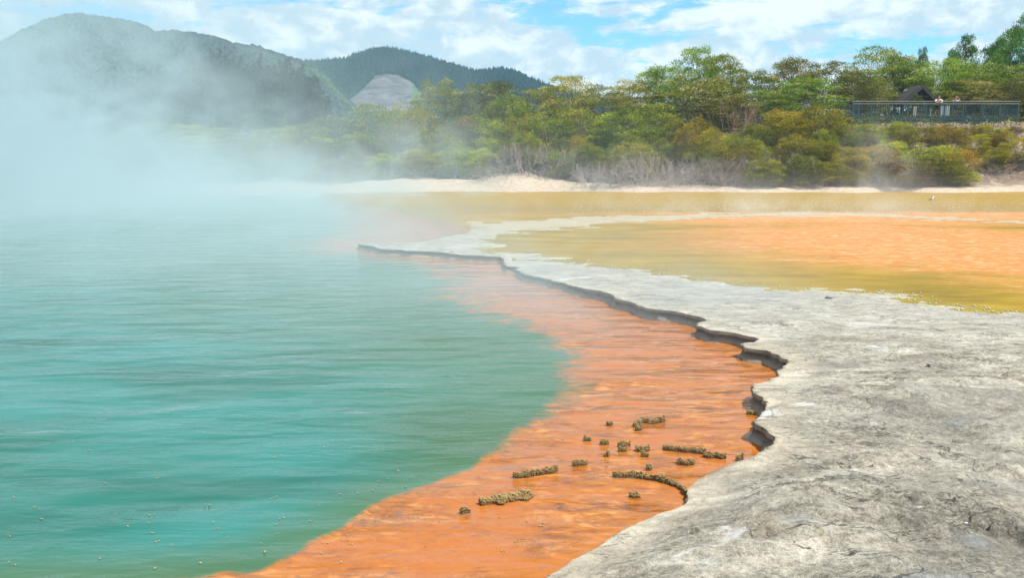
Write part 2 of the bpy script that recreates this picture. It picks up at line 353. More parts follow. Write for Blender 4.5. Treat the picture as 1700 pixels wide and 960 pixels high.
# ------------------------------------------------------------------ sinter terrace
def terrace_mat():
    m, t = material('sinter')
    g = t.n('ShaderNodeNewGeometry').outputs['Position']
    rd = t.n('ShaderNodeAttribute', attribute_name='rimd').outputs['Fac']
    side = t.n('ShaderNodeAttribute', attribute_name='side').outputs['Fac']
    wet = t.n('ShaderNodeAttribute', attribute_name='wet').outputs['Fac']
    sy = t.n('ShaderNodeSeparateXYZ', {0: g}).outputs
    gs = t.scaled(g, (1, 1.7, 1), rot=(0, 0, R(18)))
    big = t.noise(gs, .62, 6, .62, .9)
    med = t.noise(gs, 3.2, 9, .72, .7)
    fin = t.noise(g, 26, 5, .75)
    grit = t.noise(g, 95, 2, .6)
    f = t.math('ADD', t.math('MULTIPLY', big, .8), t.math('ADD', t.math('MULTIPLY', med, .75), t.math('ADD', t.math('MULTIPLY', t.math('SUBTRACT', fin, .5), .85), t.math('MULTIPLY', t.math('SUBTRACT', grit, .5), .35))))
    base = t.ramp(f, [(.54, (.085, .074, .06)), (.65, (.165, .15, .122)), (.76, (.255, .236, .193)), (.87, (.34, .32, .265)), (1.0, (.46, .44, .39))])
    # thin layered plates: each level has its own tone and a broken dark edge
    pq = t.math('MULTIPLY', t.noise(t.scaled(g, (.8, 2.0, 1), (1, 5, 0), (0, 0, R(9))), 1.15, 9, .64, .5), 13.)
    pf = t.math('FRACT', pq); pl = t.math('FRACT', t.math('MULTIPLY', t.math('FLOOR', pq), .377))
    base = t.mix(.55, base, t.mix(pl, (.78, .76, .74, 1), (1.28, 1.24, 1.16, 1)), 'MULTIPLY')
    pg = t.mapr(t.noise(g, 2.1, 4, .6), .46, .58)
    pedge = t.math('MULTIPLY', t.mapr(pf, .10, .02), pg)
    base = t.mix(t.math('MULTIPLY', pedge, .55), base, (.055, .048, .04))
    pq2 = t.math('MULTIPLY', t.noise(t.scaled(g, (.9, 1.9, 1), (21, 2, 0), (0, 0, R(16))), .62, 10, .60, .4), 8.)
    pf2 = t.math('FRACT', pq2); pg2 = t.mapr(t.noise(g, 1.1, 5, .65), .47, .55)
    pe2 = t.math('MULTIPLY', t.mapr(pf2, .075, .0), pg2)
    base = t.mix(t.math('MULTIPLY', pe2, .75), base, (.04, .034, .028))
    zone = t.mapr(t.noise(t.scaled(g, (.6, 1.1, 1), (3, 6, 0)), .55, 4, .6, .5), .47, .62)
    base = t.mix(t.math('MULTIPLY', zone, .5), base, t.mix(fin, (.075, .070, .062, 1), (.27, .255, .22, 1)))
    # pale beige crust nearest the rim
    rim_m = t.mapr(t.math('ADD', rd, t.math('MULTIPLY', t.math('SUBTRACT', med, .5), .9)), .42, .12)
    base = t.mix(t.math('MULTIPLY', rim_m, .6), base, t.ramp(med, [(.3, (.24, .20, .14)), (.6, (.50, .44, .34))]))
    # far end of the terrace is drier and paler
    farm = t.mapr(t.math('ADD', sy[1], t.math('MULTIPLY', big, 3.)), 11., 14.5)
    base = t.mix(t.math('MULTIPLY', farm, .62), base, t.ramp(t.math('ADD', t.math('MULTIPLY', med, .6), t.math('MULTIPLY', fin, .4)), [(.36, (.20, .188, .155)), (.5, (.34, .325, .28)), (.62, (.45, .43, .38))]))
    # dark mottling strokes, ochre stains, bluish and white silica patches
    st = t.mapr(t.noise(t.scaled(g, (.9, 3.2, 1), (4, 7, 0), (0, 0, R(12))), 2.1, 8, .75, .6), .56, .68)
    base = t.mix(t.math('MULTIPLY', st, .62), base, (.10, .093, .082))
    och = t.mapr(t.noise(gs, 1.1, 6, .7, .4), .60, .72)
    base = t.mix(t.math('MULTIPLY', och, .45), base, (.30, .22, .115))
    blu = t.mapr(t.noise(t.scaled(g, (1, 2, 1), (9, 3, 0)), .9, 5, .6, .5), .60, .70)
    base = t.mix(t.math('MULTIPLY', blu, .28), base, (.29, .335, .365))
    whi = t.mapr(t.noise(t.scaled(g, (1, 2.4, 1), (2, 13, 0), (0, 0, R(14))), 1.0, 5, .6, .7), .625, .68)
    base = t.mix(t.math('MULTIPLY', whi, .8), base, (.50, .50, .49))
    sp = t.n('ShaderNodeTexVoronoi', {'Vector': g, 'Scale': 46., 'Randomness': 1.}, feature='F1').outputs['Distance']
    base = t.mix(t.mapr(sp, .16, .08, 0, .6), base, (.06, .055, .05))
    # crack lines
    dv = t.n('ShaderNodeVectorMath', {0: t.scaled(g, (1, 2.2, 1), rot=(0, 0, R(10))), 1: t.n('ShaderNodeVectorMath', {0: t.n('ShaderNodeTexNoise', {'Vector': g, 'Scale': 3., 'Detail': 4.}).outputs[1], 'Scale': 1.1}, operation='SCALE').outputs[0]}, operation='ADD').outputs[0]
    vc = t.n('ShaderNodeTexVoronoi', {'Vector': dv, 'Scale': .85}, feature='DISTANCE_TO_EDGE').outputs['Distance']
    gate = t.mapr(t.noise(g, 1.3, 3), .50, .60)
    crack = t.math('MULTIPLY', t.mapr(vc, .012, .002), t.math('MULTIPLY', gate, .5))
    base = t.mix(t.math('MULTIPLY', crack, .8), base, (.06, .05, .04))
    # wet margins of the palette: yellow-green
    base = t.mix(t.mapr(wet, -.25, .15, 0, .7), base, (.38, .35, .22))
    base = t.mix(t.mapr(sy[1], 24, 30, 0, .7), base, t.mix(med, (.27, .20, .10, 1), (.42, .36, .23, 1)))
    # rim wall: dark algae under the lip, pale tide line low down
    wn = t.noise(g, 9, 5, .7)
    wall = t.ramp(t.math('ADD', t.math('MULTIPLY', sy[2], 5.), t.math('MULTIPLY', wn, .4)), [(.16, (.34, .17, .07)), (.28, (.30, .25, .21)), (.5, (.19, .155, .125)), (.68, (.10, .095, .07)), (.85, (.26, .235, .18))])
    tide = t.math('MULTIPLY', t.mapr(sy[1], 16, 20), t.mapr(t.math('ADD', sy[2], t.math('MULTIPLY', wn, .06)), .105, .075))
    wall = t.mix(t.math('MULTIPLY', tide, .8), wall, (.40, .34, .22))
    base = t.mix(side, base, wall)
    hh = t.math('ADD', t.math('MULTIPLY', med, 1.2), t.math('ADD', t.math('MULTIPLY', fin, .32), t.math('MULTIPLY', grit, .10)))
    hh = t.math('ADD', t.math('SUBTRACT', hh, t.math('MULTIPLY', crack, .6)), t.math('MULTIPLY', t.math('FLOOR', pq), .16)); hh = t.math('ADD', hh, t.math('MULTIPLY', t.math('FLOOR', pq2), .45)); hh = t.math('SUBTRACT', hh, t.math('MULTIPLY', pe2, .5))
    b = t.n('ShaderNodeBump', {'Height': hh, 'Strength': .95, 'Distance': .045})
    p = t.n('ShaderNodeBsdfPrincipled', {'Base Color': base, 'Roughness': .82, 'Normal': b.outputs[0], 'Specular IOR Level': .3})
    t.n('ShaderNodeOutputMaterial', {'Surface': p.outputs[0]})
    return m
M_sinter = terrace_mat()
rng = np.random.default_rng(7)
outer = [(-1.6, 2.0), (-2.5, .5), (-3, -6), (40, -6), (90, 20), (90, 75), (-25, 75)] + TIPBACK[::-1]
bpts = rim + [(x, y, .17) for x, y in outer]
b2 = [(p[0], p[1]) for p in bpts]
# scattered interior points, denser near the viewer
N = 200000
u = rng.uniform(-1.0, 1.0, N); yy = np.exp(rng.uniform(math.log(2.2), math.log(66), N)); xx = u * yy * .95 + .3
extra_x = rng.uniform(-3, 14, 3000); extra_y = rng.uniform(-5.5, 4, 3000)
xx = np.concatenate([xx, extra_x]); yy = np.concatenate([yy, extra_y])
cell = .012 * np.clip(yy, 3, 70)
dd = poly_sd(xx, yy, b2[::3] if len(b2) > 900 else b2)
ok = dd > cell * .6
xx, yy = xx[ok], yy[ok]
vc = [Vector(p) for p in b2] + [Vector((a, b)) for a, b in zip(xx, yy)]
nb = len(b2)
res = geometry.delaunay_2d_cdt(vc, [], [list(range(nb))], 1, 1e-4)
V2 = np.array([(v.x, v.y) for v in res[0]]); F3 = np.array([f for f in res[2] if len(f) == 3])
# height
x, y = V2[:, 0], V2[:, 1]
best = np.full(len(x), 1e9); bh = np.zeros(len(x))
for k in range(len(E2)):
    dk = np.hypot(x - E2[k, 0], y - E2[k, 1]); mk = dk < best; best[mk] = dk[mk]; bh[mk] = E2[k, 2]
inn = np.clip(best / .9, 0, 1); inn = inn * inn * (3 - 2 * inn)
zb = bh * (1 - inn) + .165 * inn + np.clip(4.6 - y, 0, 4) * .012 * inn
n1 = fbm(x * .9, y * 1.5, o=5, seed=21, g=.55); n2 = fbm(x * 3.1 + n1, y * 4.5, o=4, seed=31, g=.6)
plates = np.floor((fbm(x * .55 + .15 * n2, y * 1.3 + .12 * n2, o=3, seed=27) * .5 + .5) * 9) / 9
nearf = np.clip((16 - y) / 9, .22, 1)
LEDGES = [([(1125, 850), (1180, 852), (1230, 843), (1262, 826), (1280, 828)], .03), ([(1545, 846), (1590, 850), (1625, 862), (1650, 872)], .028), ([(1668, 886), (1700, 896), (1760, 905)], .05), ([(1190, 780), (1240, 790), (1300, 786)], .02),
          ([(1400, 812), (1460, 818), (1520, 812)], .015), ([(1380, 905), (1440, 912), (1480, 905)], .02), ([(1480, 640), (1560, 650), (1640, 640)], .02), ([(1340, 870), (1400, 880), (1470, 872), (1520, 880)], .018), ([(1500, 730), (1580, 745), (1680, 738)], .018), ([(1090, 935), (1180, 925), (1260, 930)], .02)]
ledge = np.zeros(len(x))
for pts_, hh_ in LEDGES:
    Pw = [W(a_, b_, .16) for a_, b_ in pts_]; Lt = sum(math.dist(a_, b_) for a_, b_ in zip(Pw[:-1], Pw[1:])); acc = 0; bd = np.full(len(x), 99.); bs = np.zeros(len(x))
    for (ax, ay), (bx, by) in zip(Pw[:-1], Pw[1:]):
        ex, ey = bx - ax, by - ay; L_ = math.hypot(ex, ey); tt_ = np.clip(((x - ax) * ex + (y - ay) * ey) / L_ ** 2, 0, 1); dx_, dy_ = x - ax - tt_ * ex, y - ay - tt_ * ey
        dq = np.hypot(dx_, dy_); sg = np.sign(ex * dy_ - ey * dx_); up = dq < bd; bd = np.where(up, dq, bd); bs = np.where(up, sg, bs)
    sdl = bd * bs + fbm(x * 6, y * 6, o=3, seed=5) * .03
    ledge += hh_ * np.where(sdl > 0, np.exp(-sdl / .45) * np.clip(sdl / .03, 0, 1), 0) * np.clip(1.2 - bd / .9, 0, 1)
zr = ledge * 1.6 + (n1 * .026 + n2 * .016 + plates * .16 - .075 + .02 * fbm(x * 9, y * 12, o=3, seed=91, g=.6) * .45) * nearf
tex = np.clip(best / .12, .15, 1)
z = zb + zr * tex * (.35 + .65 * inn)
s2 = poly_sd(x, y, P2); s3 = poly_sd(x, y, P3); si = np.maximum(s2, s3)
wetw = si + fbm(x * 1.1, y * 1.6, o=5, seed=61, g=.6) * (.10 + .018 * y)
z = np.where(si > -2, np.minimum(z, .158 - np.clip(wetw + .6, 0, 5) * .035 + .010 * n2 + .05 * np.clip(-si - .8, 0, 9)), z)
z = np.maximum(z, .065)
tbd = np.full(len(x), 99.)
for (ax, ay), (bx, by) in zip(TIPBACK[:-1], TIPBACK[1:]):
    ex, ey = bx - ax, by - ay; tt_ = np.clip(((x - ax) * ex + (y - ay) * ey) / (ex * ex + ey * ey), 0, 1)
    tbd = np.minimum(tbd, np.hypot(x - ax - tt_ * ex, y - ay - tt_ * ey))
fl_ = np.clip((y - 26.8) / 2., 0, 1) * np.clip((-1.2 - x) / 1.5, 0, 1) * np.clip((2.6 - tbd) / 1.2 + (y > 30.5) * 9, 0, 1); z = np.minimum(z, z * (1 - fl_) + .03 * fl_)
z = np.minimum(z, np.where(best > .3, -.06 - .06 * fl_ + (tbd + .3 * n2) * (.22 - .14 * fl_), 9))
z = np.where(best < 1e-3, bh, z)
# skirt below the rim
nr = len(E2); outn = -nor
sk = []
hR = E2[:, 2]
jn = lambda s, sc=3.: fbm(E2[:, 0] * sc, E2[:, 1] * sc, o=4, seed=s, g=.6)
strong = np.clip((hR - .06) / .1, 0, 1)
prof = [(.012 + .012 * jn(71, 6), hR - .018), (.004 + .01 * jn(72, 6), hR - .045 * (.3 + .7 * strong)), (-.022 * strong + .035 * jn(73, 5) * strong, hR * .62), (-.015 * strong + .04 * jn(74, 5) * strong, hR * .33), (.03 * jn(75, 6) + .02, 0 * hR + .012), (.10 + 0 * hR, 0 * hR - .22)]
base_n = len(V2)
# rim vertex index in CDT output: nearest
ri = np.array([int(np.argmin((V2[:, 0] - p[0]) ** 2 + (V2[:, 1] - p[1]) ** 2)) for p in E2])
Vt = np.column_stack([x, y, z]); rings = [ri]
allV = [Vt]
for off, zz in prof:
    P = np.column_stack([E2[:, 0] + outn[:, 0] * off, E2[:, 1] + outn[:, 1] * off, zz]); rings.append(np.arange(nr) + sum(len(a) for a in allV)); allV.append(P)
Q = []
for a, b in zip(rings[:-1], rings[1:]):
    Q.append(np.stack([a[:-1], a[1:], b[1:], b[:-1]], 1))
Q = np.concatenate(Q); Q = Q[[len(set(q)) == 4 for q in Q.tolist()]]
allV = np.concatenate(allV)
side = np.zeros(len(allV)); side[base_n:] = 1; side[base_n:base_n + nr] = .35
rimd = np.zeros(len(allV)); rimd[:base_n] = best
wet = np.full(len(allV), -9.); wet[:base_n] = np.minimum(wetw, 3)
tag(link('sinter_terrace', mesh_np('sinter_terrace', allV, [F3, Q], True, {'side': ('POINT', side), 'rimd': ('POINT', rimd), 'wet': ('POINT', wet)}, M_sinter)), kind='structure')
def terr_h(px_, py_):
    k = np.argmin((V2[:, 0] - px_) ** 2 + (V2[:, 1] - py_) ** 2); return float(z[k])

# ------------------------------------------------------------------ land
def land_mat():
    m, t = material('bank_earth')
    g = t.n('ShaderNodeNewGeometry').outputs['Position']
    sh = t.n('ShaderNodeAttribute', attribute_name='inland').outputs['Fac']
    n = t.noise(g, .6, 8, .68, .5); n2 = t.noise(g, 3.5, 6, .7)
    sand = t.ramp(n2, [(.3, (.25, .185, .13)), (.5, (.38, .30, .22)), (.7, (.46, .39, .31))])
    litter = t.ramp(n2, [(.3, (.07, .05, .035)), (.55, (.17, .12, .085)), (.75, (.30, .22, .16))])
    mk = t.mapr(t.math('ADD', sh, t.math('MULTIPLY', t.math('SUBTRACT', n, .5), 5.)), -.4, 1.6)
    c = t.mix(mk, sand, litter)
    pale = t.mapr(n, .57, .66)
    c = t.mix(t.math('MULTIPLY', pale, .45), c, (.42, .33, .26))
    green = t.math('MULTIPLY', t.mapr(sh, 22, 40), .9)
    c = t.mix(green, c, (.045, .075, .02))
    b = t.n('ShaderNodeBump', {'Height': n2, 'Strength': .8, 'Distance': .15})
    p = t.n('ShaderNodeBsdfPrincipled', {'Base Color': c, 'Roughness': .9, 'Normal': b.outputs[0]})
    t.n('ShaderNodeOutputMaterial', {'Surface': p.outputs[0]})
    return m
M_land = land_mat()
xs = np.concatenate([-np.geomspace(300, 50, 30)[:-1], np.arange(-50, 60, .4), np.geomspace(60, 300, 30)])
ys = np.concatenate([np.arange(57, 90, .4), np.geomspace(90, 420, 60)])
def inland(x, y, z):
    s = y - shore_y(x); bw = np.interp(x, [-40, -14, -6, 2, 6, 14, 30, 34, 40, 60], [3, 4, 7, 5, 2., 2., 1.5, 1.5, 6, 8])
    return s - bw
tag(link('shore_bank', grid_mesh('shore_bank', xs, ys, terrain_z, M_land, {'inland': inland})), kind='structure')
GR = 1700
M_ground = simple('far_ground', (.05, .075, .028), .9, .3, .02, .3)
gx = np.linspace(-GR, GR, 90)
tag(link('ground', grid_mesh('ground', gx, gx, lambda a, b: -1.2 + 0 * a, M_ground)), kind='structure')

# hills: traced ridge lines given their own distance
def hill(name, ridge_px, D, L, back, zscale, seed, foot, spur):
    pxs = [p[0] for p in ridge_px]; zs = [zat(p[1], D, 850) - zscale for p in ridge_px]
    bear = lambda x, y: 850 + F * x / np.maximum(y, 1)
    def zf(x, y):
        r = y; b = bear(x, r)
        hr = np.interp(b, pxs, zs) * np.minimum(r / D, 1)
        t = np.clip((r - (D - L)) / L, 0, 1)
        base = foot + (hr - foot) * np.sin(t * math.pi / 2) ** 1.15
        n = fbm(x * .0085, y * .006, o=4, seed=seed, g=.5)
        z_ = base + spur * n * np.sin(t * math.pi) * (1 - t) * 1.7 * np.clip(hr / 60, .2, 1)
        tb = np.clip((r - D) / back, 0, 1)
        return np.where(r > D, hr + (foot - hr) * tb ** 1.4, z_)
    return zf, bear
M_hill = simple('forest_floor', (.035, .06, .025), .95, .3, .03, .4)
ridgeA = [(-1500, 150), (-600, 175), (-300, 150), (-100, 128), (0, 86), (30, 68), (60, 50), (95, 35), (120, 27), (145, 22), (170, 24), (200, 28), (232, 34), (250, 38), (262, 44), (275, 52), (300, 51), (340, 54), (375, 62), (400, 71), (440, 76), (470, 87), (500, 97), (530, 106), (548, 122), (570, 150), (600, 185), (640, 215), (800, 225), (1000, 225), (1600, 220), (2600, 220)]
ridgeB = [(-400, 160), (300, 118), (450, 108), (520, 103), (550, 102), (580, 99), (600, 90), (620, 84), (640, 81), (662, 83), (690, 89), (715, 96), (740, 104), (765, 112), (790, 119), (812, 117), (832, 115), (850, 118), (870, 127), (890, 136), (930, 150), (1000, 165), (1300, 180), (2400, 200)]
zA, bA = hill('a', ridgeA, 760, 440, 160, 3.4, 101, 2, 26)
zB, bB = hill('b', ridgeB, 1120, 420, 250, 6., 131, 0, 16)
def hgrid(name, zf, r0, r1, nr_, b0, b1, nb_, mat):
    rr = np.linspace(r0, r1, nr_); bb = np.linspace(b0, b1, nb_)
    RR, BB = np.meshgrid(rr, bb, indexing='ij'); XX = (BB - 850) / F * RR
    V = np.stack([XX, RR, zf(XX, RR)], -1).reshape(-1, 3); i = np.arange((nr_ - 1) * nb_).reshape(nr_ - 1, nb_)[:, :-1].ravel()
    return mesh_np(name, V, np.stack([i, i + 1, i + nb_ + 1, i + nb_], 1), True, None, mat)
tag(link('mountain', hgrid('mountain', zA, 320, 920, 110, -1200, 2300, 380, M_hill)), kind='structure')
SCAR = [(566, 186), (590, 166), (612, 148), (628, 131), (650, 128), (668, 131), (690, 143), (703, 158), (712, 186)]
def scar_sd(x, y):
    z_ = zB(x, y); py = HZ - (z_ - H) / y * F; return poly_sd(bB(x, y), py, SCAR)
def hillB_mat():
    m, t = material('hill_cover'); g = t.n('ShaderNodeNewGeometry').outputs['Position']
    at = t.n('ShaderNodeAttribute', attribute_name='cleared').outputs['Fac']; at2 = t.n('ShaderNodeAttribute', attribute_name='pasture').outputs['Fac']
    n = t.noise(g, .05, 7, .7, .8)
    c = t.mix(t.mapr(at, -2, 2), (.03, .055, .022, 1), t.ramp(n, [(.38, (.035, .030, .034)), (.5, (.09, .080, .086)), (.62, (.145, .134, .138))]))
    c = t.mix(t.mapr(at2, -2, 3), c, (.05, .11, .03))
    b = t.n('ShaderNodeBump', {'Height': n, 'Strength': 1., 'Distance': 4.})
    p = t.n('ShaderNodeBsdfPrincipled', {'Base Color': c, 'Roughness': .95, 'Normal': b.outputs[0]}); t.n('ShaderNodeOutputMaterial', {'Surface': p.outputs[0]}); return m
mb = hgrid('hill', zB, 700, 1370, 130, 100, 2300, 460, hillB_mat())
co = np.empty(len(mb.vertices) * 3, np.float32); mb.vertices.foreach_get('co', co); co = co.reshape(-1, 3)
a = mb.attributes.new('cleared', 'FLOAT', 'POINT'); a.data.foreach_set('value', np.where(co[:, 1] < 1120, scar_sd(co[:, 0], co[:, 1]), -99).astype(np.float32))
pyv = HZ - (co[:, 2] - H) / co[:, 1] * F; bxv = bB(co[:, 0], co[:, 1])
a = mb.attributes.new('pasture', 'FLOAT', 'POINT'); a.data.foreach_set('value', np.where(co[:, 1] < 1120, poly_sd(bxv, pyv, [(686, 142), (700, 150), (722, 190), (690, 190)]), -99).astype(np.float32))
tag(link('hill', mb), kind='structure')

# ------------------------------------------------------------------ foliage material
def leaf_mat(name, stops, flower=None, trans=.2, hue=.085):
    m, t = material(name)
    at = t.n('ShaderNodeAttribute', attribute_name='tint').outputs['Fac']
    oi = t.n('ShaderNodeObjectInfo').outputs['Random']
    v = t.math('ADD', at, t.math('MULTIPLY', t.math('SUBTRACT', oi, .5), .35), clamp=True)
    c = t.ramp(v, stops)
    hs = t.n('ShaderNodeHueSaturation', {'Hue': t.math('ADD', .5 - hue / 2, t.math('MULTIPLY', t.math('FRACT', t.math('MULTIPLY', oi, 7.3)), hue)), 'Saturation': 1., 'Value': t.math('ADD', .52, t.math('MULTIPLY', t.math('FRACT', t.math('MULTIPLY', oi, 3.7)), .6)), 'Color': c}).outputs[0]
    if flower:
        fl = t.n('ShaderNodeAttribute', attribute_name='flower').outputs['Fac']
        hs = t.mix(fl, hs, flower)
    d = t.n('ShaderNodeBsdfPrincipled', {'Base Color': hs, 'Roughness': .6, 'Specular IOR Level': .25})
    tr = t.n('ShaderNodeBsdfTranslucent', {'Color': hs})
    mx = t.n('ShaderNodeMixShader', {0: trans, 1: d.outputs[0], 2: tr.outputs[0]})
    t.n('ShaderNodeOutputMaterial', {'Surface': mx.outputs[0]})
    return m
L_umb = leaf_mat('kanuka_leaf', [(0, (.045, .075, .006)), (.35, (.13, .18, .010)), (.7, (.28, .33, .018)), (1, (.50, .46, .07))], flower=(.62, .50, .30, 1))
L_bush = leaf_mat('manuka_leaf', [(0, (.04, .06, .004)), (.35, (.14, .17, .006)), (.7, (.32, .32, .010)), (1, (.52, .45, .03))], flower=(.34, .21, .09, 1))
L_gold = leaf_mat('golden_leaf', [(0, (.06, .06, .004)), (.35, (.21, .20, .007)), (.7, (.42, .36, .014)), (1, (.60, .48, .04))], flower=(.36, .20, .08, 1))
L_pine = leaf_mat('pine_needle', [(0, (.010, .026, .010)), (.5, (.022, .055, .017)), (1, (.05, .10, .03))], hue=.02)
L_pineb = leaf_mat('pine_needle_bright', [(0, (.045, .11, .010)), (.5, (.10, .22, .018)), (1, (.19, .35, .035))], hue=.02)
L_round = leaf_mat('broadleaf', [(0, (.02, .05, .015)), (.5, (.05, .11, .025)), (1, (.10, .19, .04))], hue=.03)
L_far = leaf_mat('forest_leaf', [(0, (.002, .014, .013)), (.45, (.006, .030, .021)), (.8, (.02, .058, .022)), (1, (.05, .10, .028))], hue=.0, trans=.15)
M_bark = simple('bark', (.16, .12, .095), .9, .3, 5, .5)
M_barkd = simple('dark_bark', (.07, .055, .045), .9, .3, 5, .5)
M_dead = simple('dead_twig', (.30, .25, .235), .9, .35, 1.5, .3)
M_deadp = simple('brown_dead_twig', (.36, .22, .17), .9, .3, 2, .3)

# forests on the far slopes: thousands of small crowns, one mass each
ico_v = []; ph = (1 + 5 ** .5) / 2
for s1 in (-1, 1):
    for s2_ in (-1, 1): ico_v += [(0, s1, s2_ * ph), (s1, s2_ * ph, 0), (s2_ * ph, 0, s1)]
ico_v = np.array(ico_v) / math.sqrt(1 + ph * ph)
bm = bmesh.new(); [bm.verts.new(v) for v in ico_v]; hull = bmesh.ops.convex_hull(bm, input=bm.verts); bm.verts.index_update()
ico_f = np.array([[v.index for v in f.verts] for f in bm.faces]); ico_v = np.array([v.co[:] for v in bm.verts]); bm.free()
def forest(name, pts, size, stretch, tint, mat, seed):
    rg = np.random.default_rng(seed); n = len(pts)
    sc = size * rg.uniform(.6, 1.4, n); st = stretch * rg.uniform(.8, 1.25, n)
    V = ico_v[None] * np.stack([sc, sc, sc * st], 1)[:, None] * rg.uniform(.65, 1.3, (n, 12, 1))
    if stretch > 1.4: V[:, :, :2] *= np.clip(1.1 - (ico_v[:, 2] + 1) * .5, .12, 1)[None, :, None]
    V = V + pts[:, None] + np.array([0, 0, 1.]) * (sc * st * .5)[:, None, None]
    Fc = (ico_f[None] + (np.arange(n) * 12)[:, None, None]).reshape(-1, 3)
    at = np.repeat(tint, 12) + rg.uniform(-.12, .12, n * 12)
    return mesh_np(name, V.reshape(-1, 3), Fc, False, {'tint': ('POINT', np.clip(at, 0, 1))}, mat)
def scatter(n, b0, b1, r0, r1, zf, seed, skip=None):
    rg = np.random.default_rng(seed); r = rg.uniform(r0, r1, n); b = rg.uniform(b0, b1, n); x = (b - 850) / F * r
    p = np.column_stack([x, r, zf(x, r)])
    if skip is not None: p = p[~skip(x, r)]
    return p
pA = scatter(52000, -450, 660, 325, 775, zA, 1)
tA = np.clip(.4 + fbm(pA[:, 0] * .012, pA[:, 1] * .012, o=3, seed=8) * .55 + np.random.default_rng(2).normal(0, .12, len(pA)), 0, 1)
tag(link('mountain_forest', forest('mountain_forest', pA, 2.0, 1.0, tA, L_far, 3)), 'dark native forest covering the large mountain on the left, partly hidden by steam', 'forest', kind='stuff')
pB = scatter(34000, 380, 1050, 860, 1125, zB, 5, skip=lambda x, r: (scar_sd(x, r) > -1.5))
tB = np.clip(.22 + fbm(pB[:, 0] * .01, pB[:, 1] * .01, o=3, seed=18) * .25 + .3 * (bB(pB[:, 0], pB[:, 1]) < 620) + np.random.default_rng(2).normal(0, .08, len(pB)), 0, 1)
tag(link('hill_forest', forest('hill_forest', pB, 2.2, 2.2, tB, L_far, 6)), 'dense plantation forest on the rounded hill around the grey cleared slope', 'forest', kind='stuff')

# ------------------------------------------------------------------ trees and shrubs
def leaf_faces(P, Nrm, L, Wd, rg):
    """elongated leaf quads at P pointing roughly along Nrm"""
    n = len(P); d = Nrm + rg.normal(0, .45, (n, 3)); d /= np.linalg.norm(d, axis=1)[:, None]
    s = np.cross(d, rg.normal(0, 1, (n, 3))); s /= np.linalg.norm(s, axis=1)[:, None] + 1e-9
    l = (L * rg.uniform(.6, 1.3, n))[:, None]; w_ = (Wd * rg.uniform(.6, 1.3, n))[:, None]
    V = np.stack([P - s * w_ * .35, P + d * l * .5 - s * w_ * .5, P + d * l, P + d * l * .45 + s * w_ * .5], 1)
    return V.reshape(-1, 3), np.arange(n * 4).reshape(n, 4)
def tube(P0, P1, r0, r1, k=5):
    P0, P1 = np.asarray(P0, float), np.asarray(P1, float); d = P1 - P0; d /= np.linalg.norm(d) + 1e-9
    a = np.cross(d, [.3, .9, .2]); a /= np.linalg.norm(a) + 1e-9; b = np.cross(d, a)
    th = np.arange(k) / k * 2 * math.pi; c = np.cos(th)[:, None] * a + np.sin(th)[:, None] * b
    V = np.concatenate([P0 + c * r0, P1 + c * r1]); i = np.arange(k); j = (i + 1) % k
    return V, np.stack([i, j, j + k, i + k], 1)
def tubes(segs, k=5):
    Vs, Fs, o = [], [], 0
    for s_ in segs:
        v, f = tube(*s_, k=k); Vs.append(v); Fs.append(f + o); o += len(v)
    return np.concatenate(Vs), np.concatenate(Fs)
